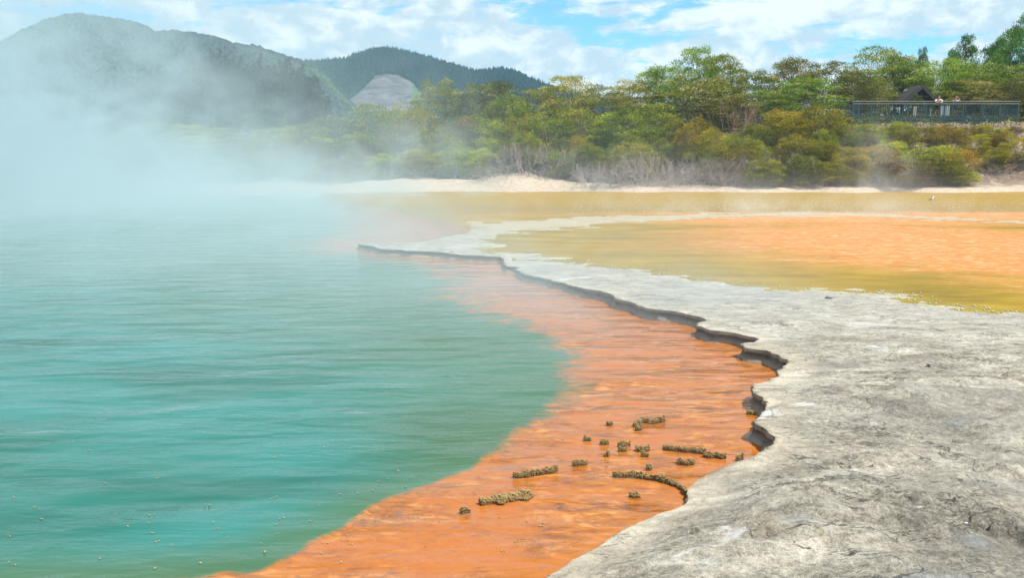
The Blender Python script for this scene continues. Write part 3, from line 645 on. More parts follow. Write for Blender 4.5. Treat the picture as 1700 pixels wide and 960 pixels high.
def crown_pair(style, seed):
    """returns (crown mesh, trunk mesh); nominal size: 6 m wide, 7 m tall"""
    rg = np.random.default_rng(seed); cl = []
    if style == 'umbrella':
        mat, bark = L_umb, M_bark
        for lv, (zc, rad, n) in enumerate([(6.5, 1.5, 9), (5.8, 2.3, 17), (4.9, 2.8, 22), (3.9, 2.9, 22), (2.9, 2.7, 18), (1.8, 2.4, 12)]):
            for i in range(n):
                a = rg.uniform(0, 6.283); rr = rad * rg.uniform(.25, 1) ** .6
                cl.append((rr * math.cos(a), rr * math.sin(a), zc + rg.uniform(-.5, .4) - .10 * rr, rg.uniform(.5, 1.05), rg.uniform(.26, .52)))
        M, L, Wd, up, topfl = 190, .19, .055, .65, .5
    elif style in ('bush', 'gold'):
        mat, bark = (L_bush if style == 'bush' else L_gold), M_bark
        for i in range(72):
            a = rg.uniform(0, 6.283); e = math.asin(rg.uniform(-.9, 1)); k = rg.uniform(.7, 1.0)
            cl.append((2.6 * k * math.cos(a) * math.cos(e) ** .7, 2.6 * k * math.sin(a) * math.cos(e) ** .7, 3.2 + 3.1 * k * math.sin(e), rg.uniform(.55, .95), rg.uniform(.45, .8)))
        M, L, Wd, up, topfl = 210, .20, .06, .45, .10
    elif style == 'round':
        mat, bark = L_round, M_barkd
        for i in range(70):
            a = rg.uniform(0, 6.283); e = math.asin(rg.uniform(-.5, 1)); k = rg.uniform(.75, 1.0)
            cl.append((2.8 * k * math.cos(a) * math.cos(e), 2.8 * k * math.sin(a) * math.cos(e), 3.9 + 2.9 * k * math.sin(e), rg.uniform(.5, .8), rg.uniform(.4, .6)))
        M, L, Wd, up, topfl = 150, .26, .14, .4, 0.
    elif style == 'radiata':
        mat, bark = L_pineb, M_barkd
        for zc in np.arange(1.8, 7.2, .55):
            rad = 2.4 * (1 - ((zc - 1.) / 6.6) ** 1.7) + .25
            for i in range(int(4 + rad * 4)):
                a = rg.uniform(0, 6.283); rr = rad * rg.uniform(.55, 1.05)
                cl.append((rr * math.cos(a), rr * math.sin(a), zc + rg.uniform(-.3, .3) + .25 * rr / (rad + .1), rg.uniform(.32, .5), rg.uniform(.35, .6)))
        M, L, Wd, up, topfl = 130, .22, .05, 1.1, 0.
    V_, F_, T_, FL_ = [], [], [], []; o = 0
    for (cx, cy_, cz, r, rz) in cl:
        m_ = int(M * rg.uniform(.7, 1.2)); q = rg.normal(0, 1, (m_, 3)); q /= np.linalg.norm(q, axis=1)[:, None]
        q[:, 2] = np.where(rg.uniform(0, 1, m_) < .6, np.abs(q[:, 2]), q[:, 2]); rad = rg.uniform(.35, 1.08, m_)[:, None] ** .6
        lump = 1 + .28 * np.sin(q[:, :1] * 5 + cx * 9) * np.cos(q[:, 1:2] * 6 + cy_ * 7)
        P = np.array([cx, cy_, cz]) + q * rad * lump * np.array([r, r, rz])
        N_ = q * np.array([1, 1, .7]) + np.array([0, 0, up]) + np.array([cx, cy_, 0]) * .18
        N_ /= np.linalg.norm(N_, axis=1)[:, None]
        v, f = leaf_faces(P, N_, L, Wd, rg); V_.append(v); F_.append(f + o); o += len(v)
        ct = rg.uniform(-.26, .26)
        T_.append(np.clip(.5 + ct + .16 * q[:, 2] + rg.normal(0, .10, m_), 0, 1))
        fl = (q[:, 2] > .25) & (rg.uniform(0, 1, m_) < topfl * (rg.uniform() < .28))
        FL_.append(fl.astype(float) * rg.uniform(.5, 1, m_))
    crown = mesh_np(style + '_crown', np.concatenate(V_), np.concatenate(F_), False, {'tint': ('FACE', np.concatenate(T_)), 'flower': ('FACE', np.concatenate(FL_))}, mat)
    segs = []; nst = 1 if style in ('radiata', 'round') else rg.integers(2, 5)
    forks = []
    for k in range(nst):
        a = k * 6.283 / nst + rg.uniform(-.4, .4); b0 = np.array([.12 * math.cos(a), .12 * math.sin(a), -.8]); b1 = np.array([.5 * math.cos(a), .5 * math.sin(a), 2.0]) * (1 if nst > 1 else np.array([.1, .1, 1]))
        b2_ = b1 + np.array([.5 * math.cos(a) * (nst > 1), .5 * math.sin(a) * (nst > 1), 1.9]); r = .16 if nst == 1 else .10
        segs += [(b0, b1, r, r * .8), (b1, b2_, r * .8, r * .5)]; forks += [b1, (b1 + b2_) / 2, b2_]
        if nst == 1: b3 = b2_ + np.array([0, 0, 2.2]); segs.append((b2_, b3, r * .5, .03)); forks.append(b3)
    for c in cl[::2]:
        c3 = np.array(c[:3]); low_ = [f_ for f_ in forks if f_[2] < c3[2] + .2] or [forks[0]]
        f_ = min(low_, key=lambda q_: np.linalg.norm(q_ - c3)); mid = (f_ + c3) / 2 + rg.normal(0, .12, 3) + np.array([0, 0, -.1])
        segs += [(f_, mid, .045, .032), (mid, c3, .032, .012)]
    v, f = tubes(segs)
    return crown, mesh_np(style + '_trunk', v, f, True, None, bark)
def conifer_pair(seed, tall=True):
    rg = np.random.default_rng(seed); V_, F_, T_ = [], [], []; o = 0; Ht = 7.
    for zc in np.arange(1.5, Ht, .24):
        rad = 1.75 * (1 - (zc / Ht)) ** .6 * rg.uniform(.6, 1.25) + .06
        nb_ = int(6 + rad * 5)
        for i in range(nb_):
            a = rg.uniform(0, 6.283); rr = rad * rg.uniform(.7, 1.1); m_ = 12
            tt = rg.uniform(.15, 1, m_); P = np.column_stack([tt * rr * math.cos(a), tt * rr * math.sin(a), zc - .12 * tt * rr + 0 * tt]) + rg.normal(0, .06, (m_, 3))
            N_ = np.tile([math.cos(a), math.sin(a), .5], (m_, 1)); v, f = leaf_faces(P, N_, .26, .10, rg); V_.append(v); F_.append(f + o); o += len(v)
            T_.append(np.clip(.4 + rg.uniform(-.2, .2) + rg.normal(0, .1, m_), 0, 1))
    crown = mesh_np('pine_crown', np.concatenate(V_), np.concatenate(F_), False, {'tint': ('FACE', np.concatenate(T_))}, L_pine)
    v, f = tubes([((0, 0, -.5), (0, 0, 3.5), .11, .07), ((0, 0, 3.5), (0, 0, 6.9), .07, .01)])
    return crown, mesh_np('pine_trunk', v, f, True, None, M_barkd)
def dead_mesh(seed, mat, spread=1.6, height=2.2, n=46, depth=4):
    rg = np.random.default_rng(seed); segs = []
    def grow(p, d, l, r, lv):
        q = p + d * l; segs.append((p, q, r, r * .7))
        if lv == 0: return
        for _ in range(rg.integers(2, 4)):
            d2 = d + rg.normal(0, .5, 3) + np.array([0, 0, .02]); d2 /= np.linalg.norm(d2); grow(q, d2, l * rg.uniform(.6, .95), r * .68, lv - 1)
    for i in range(n // 4):
        a = rg.uniform(0, 6.283); b = np.array([math.cos(a) * spread * .45 * rg.uniform(0, 1), math.sin(a) * spread * .45 * rg.uniform(0, 1), -.2])
        d = np.array([math.cos(a) * .55, math.sin(a) * .55, rg.uniform(.5, 1.1)]); d /= np.linalg.norm(d); grow(b, d, height * .33, .026, depth)
    v, f = tubes(segs, 3)
    return mesh_np('dead_branches', v, f, False, None, mat)
PROT = {'umbrella': [crown_pair('umbrella', s_) for s_ in range(5)], 'bush': [crown_pair('bush', 20 + s_) for s_ in range(4)], 'gold': [crown_pair('gold', 30 + s_) for s_ in range(3)],
        'round': [crown_pair('round', 40 + s_) for s_ in range(2)], 'radiata': [crown_pair('radiata', 50 + s_) for s_ in range(3)], 'pine': [conifer_pair(60 + s_) for s_ in range(3)]}
NAMES = {'umbrella': ('kanuka_tree', 'tree'), 'bush': ('manuka_shrub', 'shrub'), 'gold': ('golden_shrub', 'shrub'), 'round': ('broadleaf_tree', 'tree'), 'radiata': ('pine_tree', 'pine tree'), 'pine': ('dark_pine_tree', 'pine tree')}
prnd = random.Random(11)
count = {}
def plant(style, px, top, dist, wpx, label, group=None, sink=.3, base_py=None):
    x = xat(px, dist); g0 = float(terrain_z(np.array([x]), np.array([dist]))[0]) - sink
    zt = zat(top, dist)
    if style in ('bush', 'gold'):
        d00 = dist
        while zt - g0 < .85 * wpx / F * dist and dist > max(62.6 if px > 965 else 67.5, d00 - 3.5):
            dist -= .4; x = xat(px, dist); g0 = float(terrain_z(np.array([x]), np.array([dist]))[0]) - sink; zt = zat(top, dist)
    hgt = max(.8, zt - g0); wid = wpx / F * dist
    nm, cat = NAMES[style]; k = count.get(style, 0); count[style] = k + 1
    crown, trunk = PROT[style][k % len(PROT[style])]
    e = empty(nm, (x, dist, g0), prnd.uniform(0, 6.28)); e.scale = (wid / 6, wid / 6, hgt / 7.1) if style != 'pine' else (wid / 2.6, wid / 2.6, hgt / 7.1)
    tag(e, label, cat, group)
    link('crown', crown, e); link('trunk', trunk, e)
    return e
T = plant
G1, G2, G3 = 'kanuka trees along the back of the shore', 'manuka shrubs on the lake bank', 'golden shrubs below the viewing deck'
# back row, left to right (px of the photo, top, metres away, width)
U = 'umbrella'
T(U, 330, 226, 92, 110, 'pale layered tree half lost in the steam, leftmost of the shore trees', G1)
T(U, 405, 222, 84, 110, 'yellowish layered tree in thin steam below the two round green trees', G1)
T(U, 455, 212, 80, 90, 'pale flowering tree left of the shore wood, just right of the densest steam', G1)
T('bush', 505, 192, 78, 105, 'olive tree with rounded top below the right edge of the dark pine stand', G2)
T('bush', 560, 186, 77, 100, 'olive tree directly below the left foot of the grey cleared slope', G2)
T(U, 618, 170, 76, 80, 'dark olive flat-topped tree in front of the grey cleared slope', G1)
T('bush', 662, 162, 76, 66, 'narrow olive tree standing before the right half of the grey cleared slope', G2)
T(U, 726, 132, 80, 86, 'tree with cream blossom and tiered top right of the grey clearing', G1)
T('bush', 692, 170, 74, 86, 'round yellow-green tree below the tiered cream-blossom tree', G2)
T(U, 790, 140, 79, 92, 'spreading brownish tree between the tiered blossom tree and the bright green one', G1)
T(U, 828, 131, 81, 90, 'arching tree with cream-flecked top in front of the low right end of the far hill', G1)
T('bush', 846, 142, 77, 90, 'bright green rounded tree where the far hill slopes down out of sight', G2)
T(U, 893, 146, 80, 90, 'greyish thin-leaved tree right of the foot of the far hill', G1)
T(U, 942, 124, 79, 100, 'layered tree making the low rounded top between far hill and tallest tree', G1)
T(U, 1002, 142, 79, 95, 'low pale green tree in the dip left of the tallest trees', G1)
T(U, 1052, 132, 78, 85, 'feathery tree on the left shoulder of the tallest group', G1)
T(U, 1100, 106, 78, 110, 'broad green tree just left of the tallest flat-topped tree', G1)
T(U, 1152, 76, 80, 84, 'tallest flat-topped tree standing clear against the sky', G1)
T(U, 1196, 88, 80, 84, 'second tallest layered tree right beside the flat-topped one', G1)
T(U, 1150, 130, 76, 150, 'wide tree with a pinkish blossom band under the tallest flat top', G1)
T(U, 1246, 116, 78, 100, 'cream-flecked tree between the tall group and the flat-topped tree to the right', G1)
T(U, 1312, 92, 80, 90, 'flat-topped tree breaking the skyline midway between tallest tree and deck', G1)
T(U, 1365, 102, 80, 100, 'layered tree next right of the midway flat-topped tree', G1)
T(U, 1330, 128, 77, 130, 'dense tree with yellow-green layers left of the viewing deck, below the flat top', G1)
T(U, 1412, 118, 80, 80, 'narrow tree behind the left end of the viewing deck', G1)
T(U, 1455, 80, 89, 130, 'broad domed orange-tinged tree above the left part of the viewing deck', G1)
T(U, 1492, 100, 88, 110, 'tree behind the dark thatched roof, right half of the dome', G1)
T(U, 1562, 98, 85, 120, 'green tree rising behind the two people on the deck', G1)
T(U, 1618, 102, 85, 120, 'pale orange tinged tree below the distant bright pines', G1)
T(U, 1672, 108, 85, 110, 'tree with a dark flat top above the right end of the deck', G1)
T(U, 1722, 118, 83, 110, 'tree at the right edge of the picture beside the deck end', G1)
T(U, 1600, 128, 82, 110, 'low pale tree directly above the deck rail, right of the two people', G1)
T(U, 1660, 132, 82, 100, 'low tree over the right third of the deck rail', G1)
T(U, 1440, 125, 82, 80, 'low pale tree over the left third of the deck rail', G1)
T(U, 1200, 158, 74, 120, 'wide bright tree with white blossom tips right of the brown dead tree', G1)
T(U, 1262, 150, 75, 120, 'bright yellow-green layered tree with blossom midway down the slope', G1)
# middle row
mid = [(415, 255, 78, 90, 'steamy shrub under the leftmost shore trees'), (480, 240, 76, 90, 'hazy olive shrub below the rounded olive tree at the left end'), (540, 225, 73, 95, 'yellow-olive shrub above the steam, third from the left end'),
       (600, 205, 72, 95, 'large olive shrub below the grey cleared slope'), (655, 208, 72, 90, 'rusty olive shrub right under the narrow olive tree'), (712, 205, 71, 90, 'dense olive shrub below the round yellow-green tree'),
       (765, 185, 73, 90, 'golden olive shrub below the brownish spreading tree'), (810, 180, 73, 85, 'olive shrub below the arching cream-flecked tree'), (862, 185, 73, 90, 'olive green shrub below the bright rounded tree'),
       (915, 178, 73, 95, 'mixed green shrub below the low rounded top'), (970, 172, 73, 95, 'light green shrub standing above a dark hollow'), (1030, 170, 73, 100, 'green shrub left of and below the tall group'),
       (1085, 165, 73, 95, 'green shrub under the broad green tree of the tall group'), (1140, 185, 71, 95, 'dark green shrub halfway down below the tallest tree'), (1300, 175, 72, 95, 'deep green shrub below the midway flat-topped tree'),
       (1360, 165, 73, 95, 'deep green shrub touching the left end of the viewing deck'), (1400, 190, 72, 70, 'shadowed green shrub under the left end post of the deck'), (1330, 215, 69, 90, 'dark green shrub on the slope left of the deck end')]
for px, top, d, wd, lab in mid: T('bush', px, top, d, wd, lab, G2)
front = [(430, 282, 70, 80, 'faint shrub at the waterline inside the left steam'), (500, 268, 68, 80, 'grey-green shrub fading into steam above the pale beach'), (580, 255, 68, 90, 'dull olive shrub above the left end of the pale beach'),
         (640, 250, 68, 85, 'dull olive shrub just above the middle of the pale beach'), (700, 242, 67.5, 85, 'olive shrub behind the brightest puff of steam'), (760, 235, 67.5, 80, 'olive shrub right of the brightest steam puff'),
         (880, 225, 68, 80, 'bright green shrub above the grey dead branches at the right of the beach'), (935, 245, 66, 70, 'small yellow shrub low above the beach end'), (985, 235, 66, 75, 'yellow-green shrub left of the grey brush on the waterline'),
         (1050, 225, 67, 85, 'olive shrub above the widest patch of grey brush'), (1110, 212, 68, 85, 'yellow-green shrub above the grey brush, left of the brown dead tree'), (1175, 235, 66.5, 80, 'green shrub below the brown dead tree'),
         (1192, 268, 64.5, 40, 'small bright yellow shrub close to the waterline'), (1250, 226, 66, 70, 'upright yellow-green shrub right of the brown dead tree'), (1268, 262, 64.5, 85, 'round yellow-olive shrub sitting over grey brush by the water'),
         (1232, 250, 65, 50, 'small yellow-olive shrub left of the round one over grey brush'), (1345, 238, 67.5, 42, 'little pale green shrub alone among grey twigs')]
for px, top, d, wd, lab in front: T('bush', px, top, d, wd, lab, G2, sink=.1)
gold = [(1375, 262, 64.5, 60, 'golden shrub at the waterline, leftmost below the deck'), (1412, 238, 66, 62, 'golden shrub second from the left below the deck'), (1455, 235, 66.5, 66, 'golden shrub below the deck, above the thin steam plume'),
        (1405, 278, 63.8, 60, 'dark golden shrub low on the waterline left of the steam plume'), (1440, 200, 71, 60, 'yellow shrub touching the deck fascia at its left end'), (1492, 196, 71.5, 52, 'bright yellow-green shrub touching the deck below the thatched roof'),
        (1500, 258, 64.8, 80, 'large olive-gold shrub behind the thin steam plume'), (1530, 205, 70, 60, 'golden shrub just below the person in white'), (1572, 206, 69, 56, 'golden shrub just below the person in blue'),
        (1550, 232, 66.5, 80, 'tall golden shrub in the middle of the slope under the people'), (1572, 262, 64.6, 84, 'wide dull gold shrub near the waterline under the people'), (1590, 240, 66, 60, 'gold shrub at the right shoulder of the large shrub mass'),
        (1618, 216, 70, 40, 'upright orange-gold shrub left of the bare right slope'), (1650, 244, 68, 36, 'small green-gold shrub alone on the bare right slope'), (1663, 216, 72, 42, 'gold shrub under the right end of the deck'),
        (1694, 220, 70, 60, 'gold shrub at the right edge below the deck end'), (1400, 212, 70, 50, 'yellow shrub left of and below the deck corner'), (1530, 285, 63.6, 60, 'low brown-gold shrub in the waterline steam'),
        (1478, 228, 68.5, 50, 'small gold shrub halfway down below the thatched roof'), (1600, 282, 63.6, 50, 'low dull shrub at the right foot of the shrub mass'), (1385, 235, 68, 50, 'olive-gold shrub left of the second golden shrub')]
for px, top, d, wd, lab in gold: T('gold', px, top, d, wd * 1.22, lab, G3, sink=.1)
for i in range(17):
    px = 1432 + i * 15.5
    if abs(px - 1530) < 12: continue
    T('gold', px, 203 + (i * 7) % 9, 72.6, 24 + (i * 5) % 12, 'low scrubby shrub in the row just under the deck fascia', 'low shrubs under the deck fascia', sink=.1)
# shrubs filling the middle of the bank, nothing tells them apart
frn = random.Random(23)
for i in range(54):
    px = 385 + i * 18.6 + frn.uniform(-8, 8); d_ = frn.uniform(64.8, 72.5) if px > 960 else frn.uniform(69.5, 73); tb_ = {0: 262, 1: 240, 2: 215}[i % 3 if not 960 < px < 1205 else 1 + i % 2] - (12 if px > 1050 else 0) + frn.uniform(-9, 9)
    T('bush', px, tb_ - (14 if px < 960 and i % 3 == 0 else 0), d_ if i % 3 or px < 1205 else 65.2, frn.uniform(46, 78), 'olive shrub packed among others in the dense middle of the far bank', 'olive shrubs filling the middle of the far bank', sink=.1)
# bright pines high on the right
for px, top, d, wd, lab in [(1592, 70, 118, 50, 'small bright green pine peeping over the trees above the people'), (1570, 92, 112, 40, 'thin young pine left of the small bright pine'), (1640, 76, 116, 60, 'bright pine between the small one and the tall corner one'),
                            (1690, 36, 118, 84, 'tall bright green pine in the top right corner'), (1665, 60, 112, 70, 'bright pine leaning in front of the tall corner one'), (1715, 70, 108, 70, 'bright pine cut off by the right edge of the picture'), (1640, 102, 108, 60, 'low bright pine just above the orange tinged trees'), (1521, 88, 112, 26, 'tiny dark pine tip on the skyline above the thatched roof')]:
    T('radiata', px, top, d, wd * 1.55, lab, 'bright pines high on the right')
# dark pines and round trees behind the steam
prn = random.Random(5)
xs_p = [192 + i * 11.2 for i in range(31)]
for i, px in enumerate(xs_p):
    top = float(np.interp(px, [190, 230, 270, 320, 370, 400, 450, 490, 530], [150, 125, 112, 100, 84, 96, 92, 100, 122])) + prn.uniform(-9, 12)
    T('pine', px, top, prn.uniform(185, 215), prn.uniform(26, 38), 'tall dark pine inside the dense stand behind the steam', 'dark pines in the stand behind the steam')
for i, px in enumerate(range(205, 520, 13)):
    top = float(np.interp(px, [190, 260, 370, 450, 530], [165, 135, 112, 115, 140])) + prn.uniform(-8, 10)
    T('pine', px, top, prn.uniform(165, 182), prn.uniform(26, 38), 'tall dark pine inside the dense stand behind the steam', 'dark pines in the stand behind the steam')
T('pine', 515, 124, 168, 46, 'dark pine at the right end of the stand, the tallest of the clear ones', 'dark pines at the clear right end of the stand')
T('pine', 534, 140, 166, 34, 'dark pine just inside the rightmost small one', 'dark pines at the clear right end of the stand')
T('pine', 546, 156, 165, 26, 'smallest dark pine at the right tip of the stand', 'dark pines at the clear right end of the stand')
T('round', 445, 172, 130, 78, 'rounded green broadleaf tree in front of the dark pines', 'round broadleaf trees before the dark pines')
T('round', 280, 178, 135, 60, 'hazy rounded tree before the left half of the dark pines', 'round broadleaf trees before the dark pines')
T('round', 400, 196, 120, 70, 'darker rounded tree left of and below the biggest round one', 'round broadleaf trees before the dark pines')
T('round', 340, 190, 125, 70, 'rounded tree in the middle, veiled by steam', 'round broadleaf trees before the dark pines')
T('round', 200, 190, 125, 70, 'rounded tree almost swallowed by steam on the left', 'round broadleaf trees before the dark pines')
T(U, 250, 200, 105, 110, 'layered tree glimpsed through steam at the far left of the wood', G1)
T(U, 315, 205, 108, 100, 'pale-topped layered tree behind the steam below the dark pines', G1)
T(U, 365, 210, 105, 90, 'green layered tree in steam left of the dark rounded one', G1)
T('bush', 150, 215, 95, 120, 'dim green mass of a shrub inside the thick steam on the left', G2)
T('bush', 60, 225, 95, 130, 'dim shrub farthest left inside the thick steam', G2)
# dead brush along the waterline
DP = [dead_mesh(80 + i, M_dead) for i in range(4)]; DB = dead_mesh(99, M_deadp, 1.2, 3., 40)
def dead(px, dist, wpx, hm, label, me=None, group='grey dead brush along the bank'):
    x = xat(px, dist); g0 = float(terrain_z(np.array([x]), np.array([dist]))[0])
    o = link('dead_bush', me or DP[prnd.randrange(4)], None, (x, dist, g0 - .1), (0, 0, prnd.uniform(0, 6)), (wpx / F * dist / 3.4, wpx / F * dist / 3.4, hm / 2.2))
    tag(o, label, 'dead bush', None if me else group)
dead(1219, 68.5, 56, 3.6, 'brown fluffy dead tree standing among green trees', DB)
xs_d = list(np.arange(800, 1345, 14.5)); nd = 0
for px in xs_d:
    for row in range(2 if px < 1180 and int(px) % 3 else 1):
        px2 = px + prnd.uniform(-8, 8); d = 62.8 + row * 1.9 + prnd.uniform(-.4, .7) + (2.5 if px < 960 else 0)
        side_ = 'left of' if px < 1000 else 'below'
        dead(px2, d, prnd.uniform(34, 70), prnd.uniform(.7, 2.9), 'grey leafless bush in the tangle along the waterline below the tall trees' if px > 960 else 'grey leafless bush on the slope above the right part of the beach')
for px, d, h_, lab in [(1390, 65, 1.4, 'grey twiggy bush between the leftmost golden shrubs'), (1440, 64, 1.2, 'grey twiggy bush at the waterline under the golden shrubs'), (1305, 67, 2., 'tall grey twiggy bush right of the round yellow-olive shrub'), (1330, 65, 1.8, 'pale grey tangle below the little pale green shrub'),
                       (1622, 67, 1.2, 'grey twigs on the bare right slope beside the orange-gold shrub'), (1645, 65.5, 1.1, 'grey twigs lower down the bare right slope'), (1460, 69, 1., 'brown-grey twigs on the slope below the deck corner'), (1285, 69, 2.4, 'grey leafless bush high on the slope above the round yellow-olive shrub'),
                       (1690, 68, 2., 'grey leafless bush at the right edge under the deck end'), (700, 66.5, 1.6, 'grey twiggy bush above the middle of the beach'), (760, 66.5, 1.8, 'grey twiggy bush behind the steam right of the beach middle'), (640, 66.5, 1.4, 'grey twiggy bush above the beach left of its middle')]:
    dead(px, d, 52, h_, lab, group='scattered grey bushes on the slope')

# undergrowth that fills the gaps on the slope
rg = np.random.default_rng(77); n = 26000
ux = rg.uniform(-60, 62, n); us = rg.uniform(0, 1, n) ** .8 * 24 + 3.2; uy = shore_y(ux) + us + np.interp(ux, [-40, -14, -6, 2, 6, 14], [1, 2, 4.5, 3, 0, 0])
bare = (fbm(ux * .35, uy * .35, o=3, seed=55) > .25) & (ux > 24)
bare |= (ux > 33) & (us < 12) & (rg.uniform(0, 1, n) < .85)
bare |= (ux > 27.) & (ux < 43) & (uy > 73.2) & (uy < 79)
ux, uy = ux[~bare], uy[~bare]; n = len(ux)
base = np.column_stack([ux, uy, terrain_z(ux, uy)]); K = 7
P = np.repeat(base, K, 0) + rg.normal(0, 1, (n * K, 3)) * np.array([.35, .35, .18]) + np.array([0, 0, .35])
v, f = leaf_faces(P, np.tile([0, 0, 1.], (n * K, 1)) + rg.normal(0, .7, (n * K, 3)), .2, .07, rg)
tag(link('undergrowth', mesh_np('undergrowth', v, f, False, {'tint': ('FACE', np.clip(rg.normal(.25, .18, n * K), 0, 1)), 'flower': ('FACE', (rg.uniform(0, 1, n * K) < .08) * 1.)}, L_bush)), 'low olive undergrowth covering the bank between the shrubs and trees', 'undergrowth', kind='stuff')

# ------------------------------------------------------------------ viewing deck
class MB:
    def __init__(s): s.v = []; s.f = []
    def box(s, c, d, rz=0., bev=0):
        cx, cy_, cz = c; hx, hy, hz = d[0] / 2, d[1] / 2, d[2] / 2; o = len(s.v); ca, sa = math.cos(rz), math.sin(rz)
        for sx in (-1, 1):
            for sy_ in (-1, 1):
                for sz in (-1, 1):
                    a, b = sx * hx, sy_ * hy; s.v.append((cx + a * ca - b * sa, cy_ + a * sa + b * ca, cz + sz * hz))
        s.f += [tuple(o + i for i in q) for q in ((0, 1, 3, 2), (4, 6, 7, 5), (0, 4, 5, 1), (2, 3, 7, 6), (0, 2, 6, 4), (1, 5, 7, 3))]; return s
    def quad(s, pts): o = len(s.v); s.v += [tuple(p) for p in pts]; s.f.append(tuple(range(o, o + len(pts)))); return s
    def tube(s, a, b, r0, r1=None, k=7):
        v, f = tube(a, b, r0, r1 if r1 is not None else r0, k); o = len(s.v); s.v += [tuple(p) for p in v]; s.f += [tuple(o + i for i in q) for q in f]
        s.f += [tuple(o + i for i in range(k))[::-1], tuple(o + k + i for i in range(k))]; return s
    def build(s, name, mat, parent=None, smooth=False):
        me = bpy.data.meshes.new(name); me.from_pydata(s.v, [], s.f); me.materials.append(mat)
        for p in me.polygons: p.use_smooth = smooth
        me.update(); o = bpy.data.objects.new(name, me); C.objects.link(o)
        if parent: o.parent = parent
        return o
M_deck = simple('blue_green_timber', (.022, .062, .075), .7, .35, 3, .4)
M_rail = simple('weathered_rail', (.30, .29, .25), .8, .3, 4, .4)
M_board = simple('deck_boards', (.16, .13, .10), .85, .3, 4, .4)
DY = 75.; DX0, DX1 = xat(1411, DY), xat(1684, DY); FZ = zat(194.5, DY); RZ = zat(168.5, DY); DL = DX1 - DX0; DW = 2.6
dk = empty('viewing_deck', (DX0, DY, FZ)); tag(dk, 'long blue-green timber viewing deck with baluster railing on the bank', 'viewing deck')
rh = RZ - FZ
m = MB()
for i in range(int(DL / .145)): m.box((.07 + i * .145, DW / 2, -.02), (.135, DW, .04))
m.build('floor_boards', M_board, dk)
m = MB().box((DL / 2, -.05, -.26), (DL + .1, .06, .42)); m.box((DL / 2, -.09, -.14), (DL + .12, .03, .10)); m.box((-.05, DW / 2, -.26), (.06, DW - .1, .42)); m.box((DL + .05, DW / 2, -.26), (.06, DW - .1, .42)); m.build('fascia', M_deck, dk)
nb_ = 9; bay = DL / nb_
for side_y, front in ((0., True), (DW, False)):
    for i in range(nb_ + 1):
        if front: MB().box((i * bay, side_y - .0, rh / 2 - .28), (.12, .09, rh + .5)).build('post', M_deck, dk)
        elif i in (0, 1, 8, 9): MB().box((i * bay, side_y, rh / 2 - .02), (.12, .09, rh)).build('post', M_deck, dk)
    for i in range(nb_):
        if not front and 1 <= i < 8: continue
        m = MB()
        nbal = 9
        for k in range(nbal): m.box((i * bay + (k + 1) * bay / (nbal + 1), side_y, rh * .5), (.038, .03, rh * .80))
        m.box((i * bay + bay / 2, side_y, rh * .92), (bay - .12, .05, .09)); m.box((i * bay + bay / 2, side_y, rh * .08), (bay - .12, .05, .09))
        m.build('baluster_panel', M_deck, dk)
MB().box((DL / 2, 0, rh + .03), (DL + .2, .17, .05)).build('handrail', M_rail, dk)
MB().box((DL / 2, -.052, rh * .87), (DL + .02, .03, .05)).build('lower_rail', M_rail, dk)
m = MB()
for sx in (-.0, DL):
    for k in range(8): m.box((sx, .25 + k * .3, rh * .5), (.035, .045, rh * .8))
    m.box((sx, DW / 2, rh * .92), (.05, DW - .1, .09)); m.box((sx, DW / 2, rh * .08), (.05, DW - .1, .09)); m.box((sx, DW / 2, rh + .03), (.15, DW - .18, .05))
m.build('side_railing', M_deck, dk)
for i in range(0, nb_ + 1, 1):
    for yy_ in (.25, DW - .3):
        gz = float(terrain_z(np.array([DX0 + i * bay]), np.array([DY + yy_]))[0]) - FZ - .3
        if gz < -.5: MB().box((i * bay, yy_, (gz - .05) / 2), (.14, .14, abs(gz) - .05)).build('pile', M_deck, dk)
m = MB()
for yy_ in (.3, DW / 2, DW - .3): m.box((DL / 2, yy_, -.14), (DL - .1, .08, .18))
m.build('joist', M_deck, dk)
# thatched A-frame shelter behind the deck
M_thatch = simple('dark_thatch', (.022, .020, .019), .95, .4, 14, .9)
M_beam = simple('dark_beam', (.03, .026, .024), .8, .3, 6, .4)
SY = 80.; sxc = xat(1521, SY); g0 = float(terrain_z(np.array([sxc]), np.array([SY]))[0])
ap = zat(143, SY) - g0; ev = zat(172, SY) - g0; hw = (xat(1556, SY) - xat(1487, SY)) / 2
sh = empty('shelter', (sxc, SY, g0), R(7)); tag(sh, 'dark thatched A-frame shelter rising behind the deck railing', 'shelter')
slope_l = math.hypot(hw, ap - ev)
m = MB()
for sx in (-1, 1):
    nx_, nz_ = (ap - ev) / slope_l * sx, hw / slope_l
    for k in range(9):
        t0, t1 = k / 9, (k + 1) / 9 + .03; th_ = .10
        a = (sx * hw * t0, ap - (ap - ev) * t0); b = (sx * hw * t1, ap - (ap - ev) * t1 - .03)
        lay = th_ * .3
        for (y0, y1) in ((-.25, 1.5),):
            P_ = [(a[0] + nx_ * 0, y0, a[1]), (b[0], y0, b[1]), (b[0] + nx_ * (th_ + lay), y0, b[1] + nz_ * (th_ + lay)), (a[0] + nx_ * th_, y0, a[1] + nz_ * th_)]
            Q_ = [(p[0], y1, p[2]) for p in P_]
            o = len(m.v); m.v += P_ + Q_; m.f += [tuple(o + i for i in q) for q in ((0, 1, 2, 3), (7, 6, 5, 4), (0, 4, 5, 1), (1, 5, 6, 2), (2, 6, 7, 3), (3, 7, 4, 0))]
m.build('roof', M_thatch, sh)
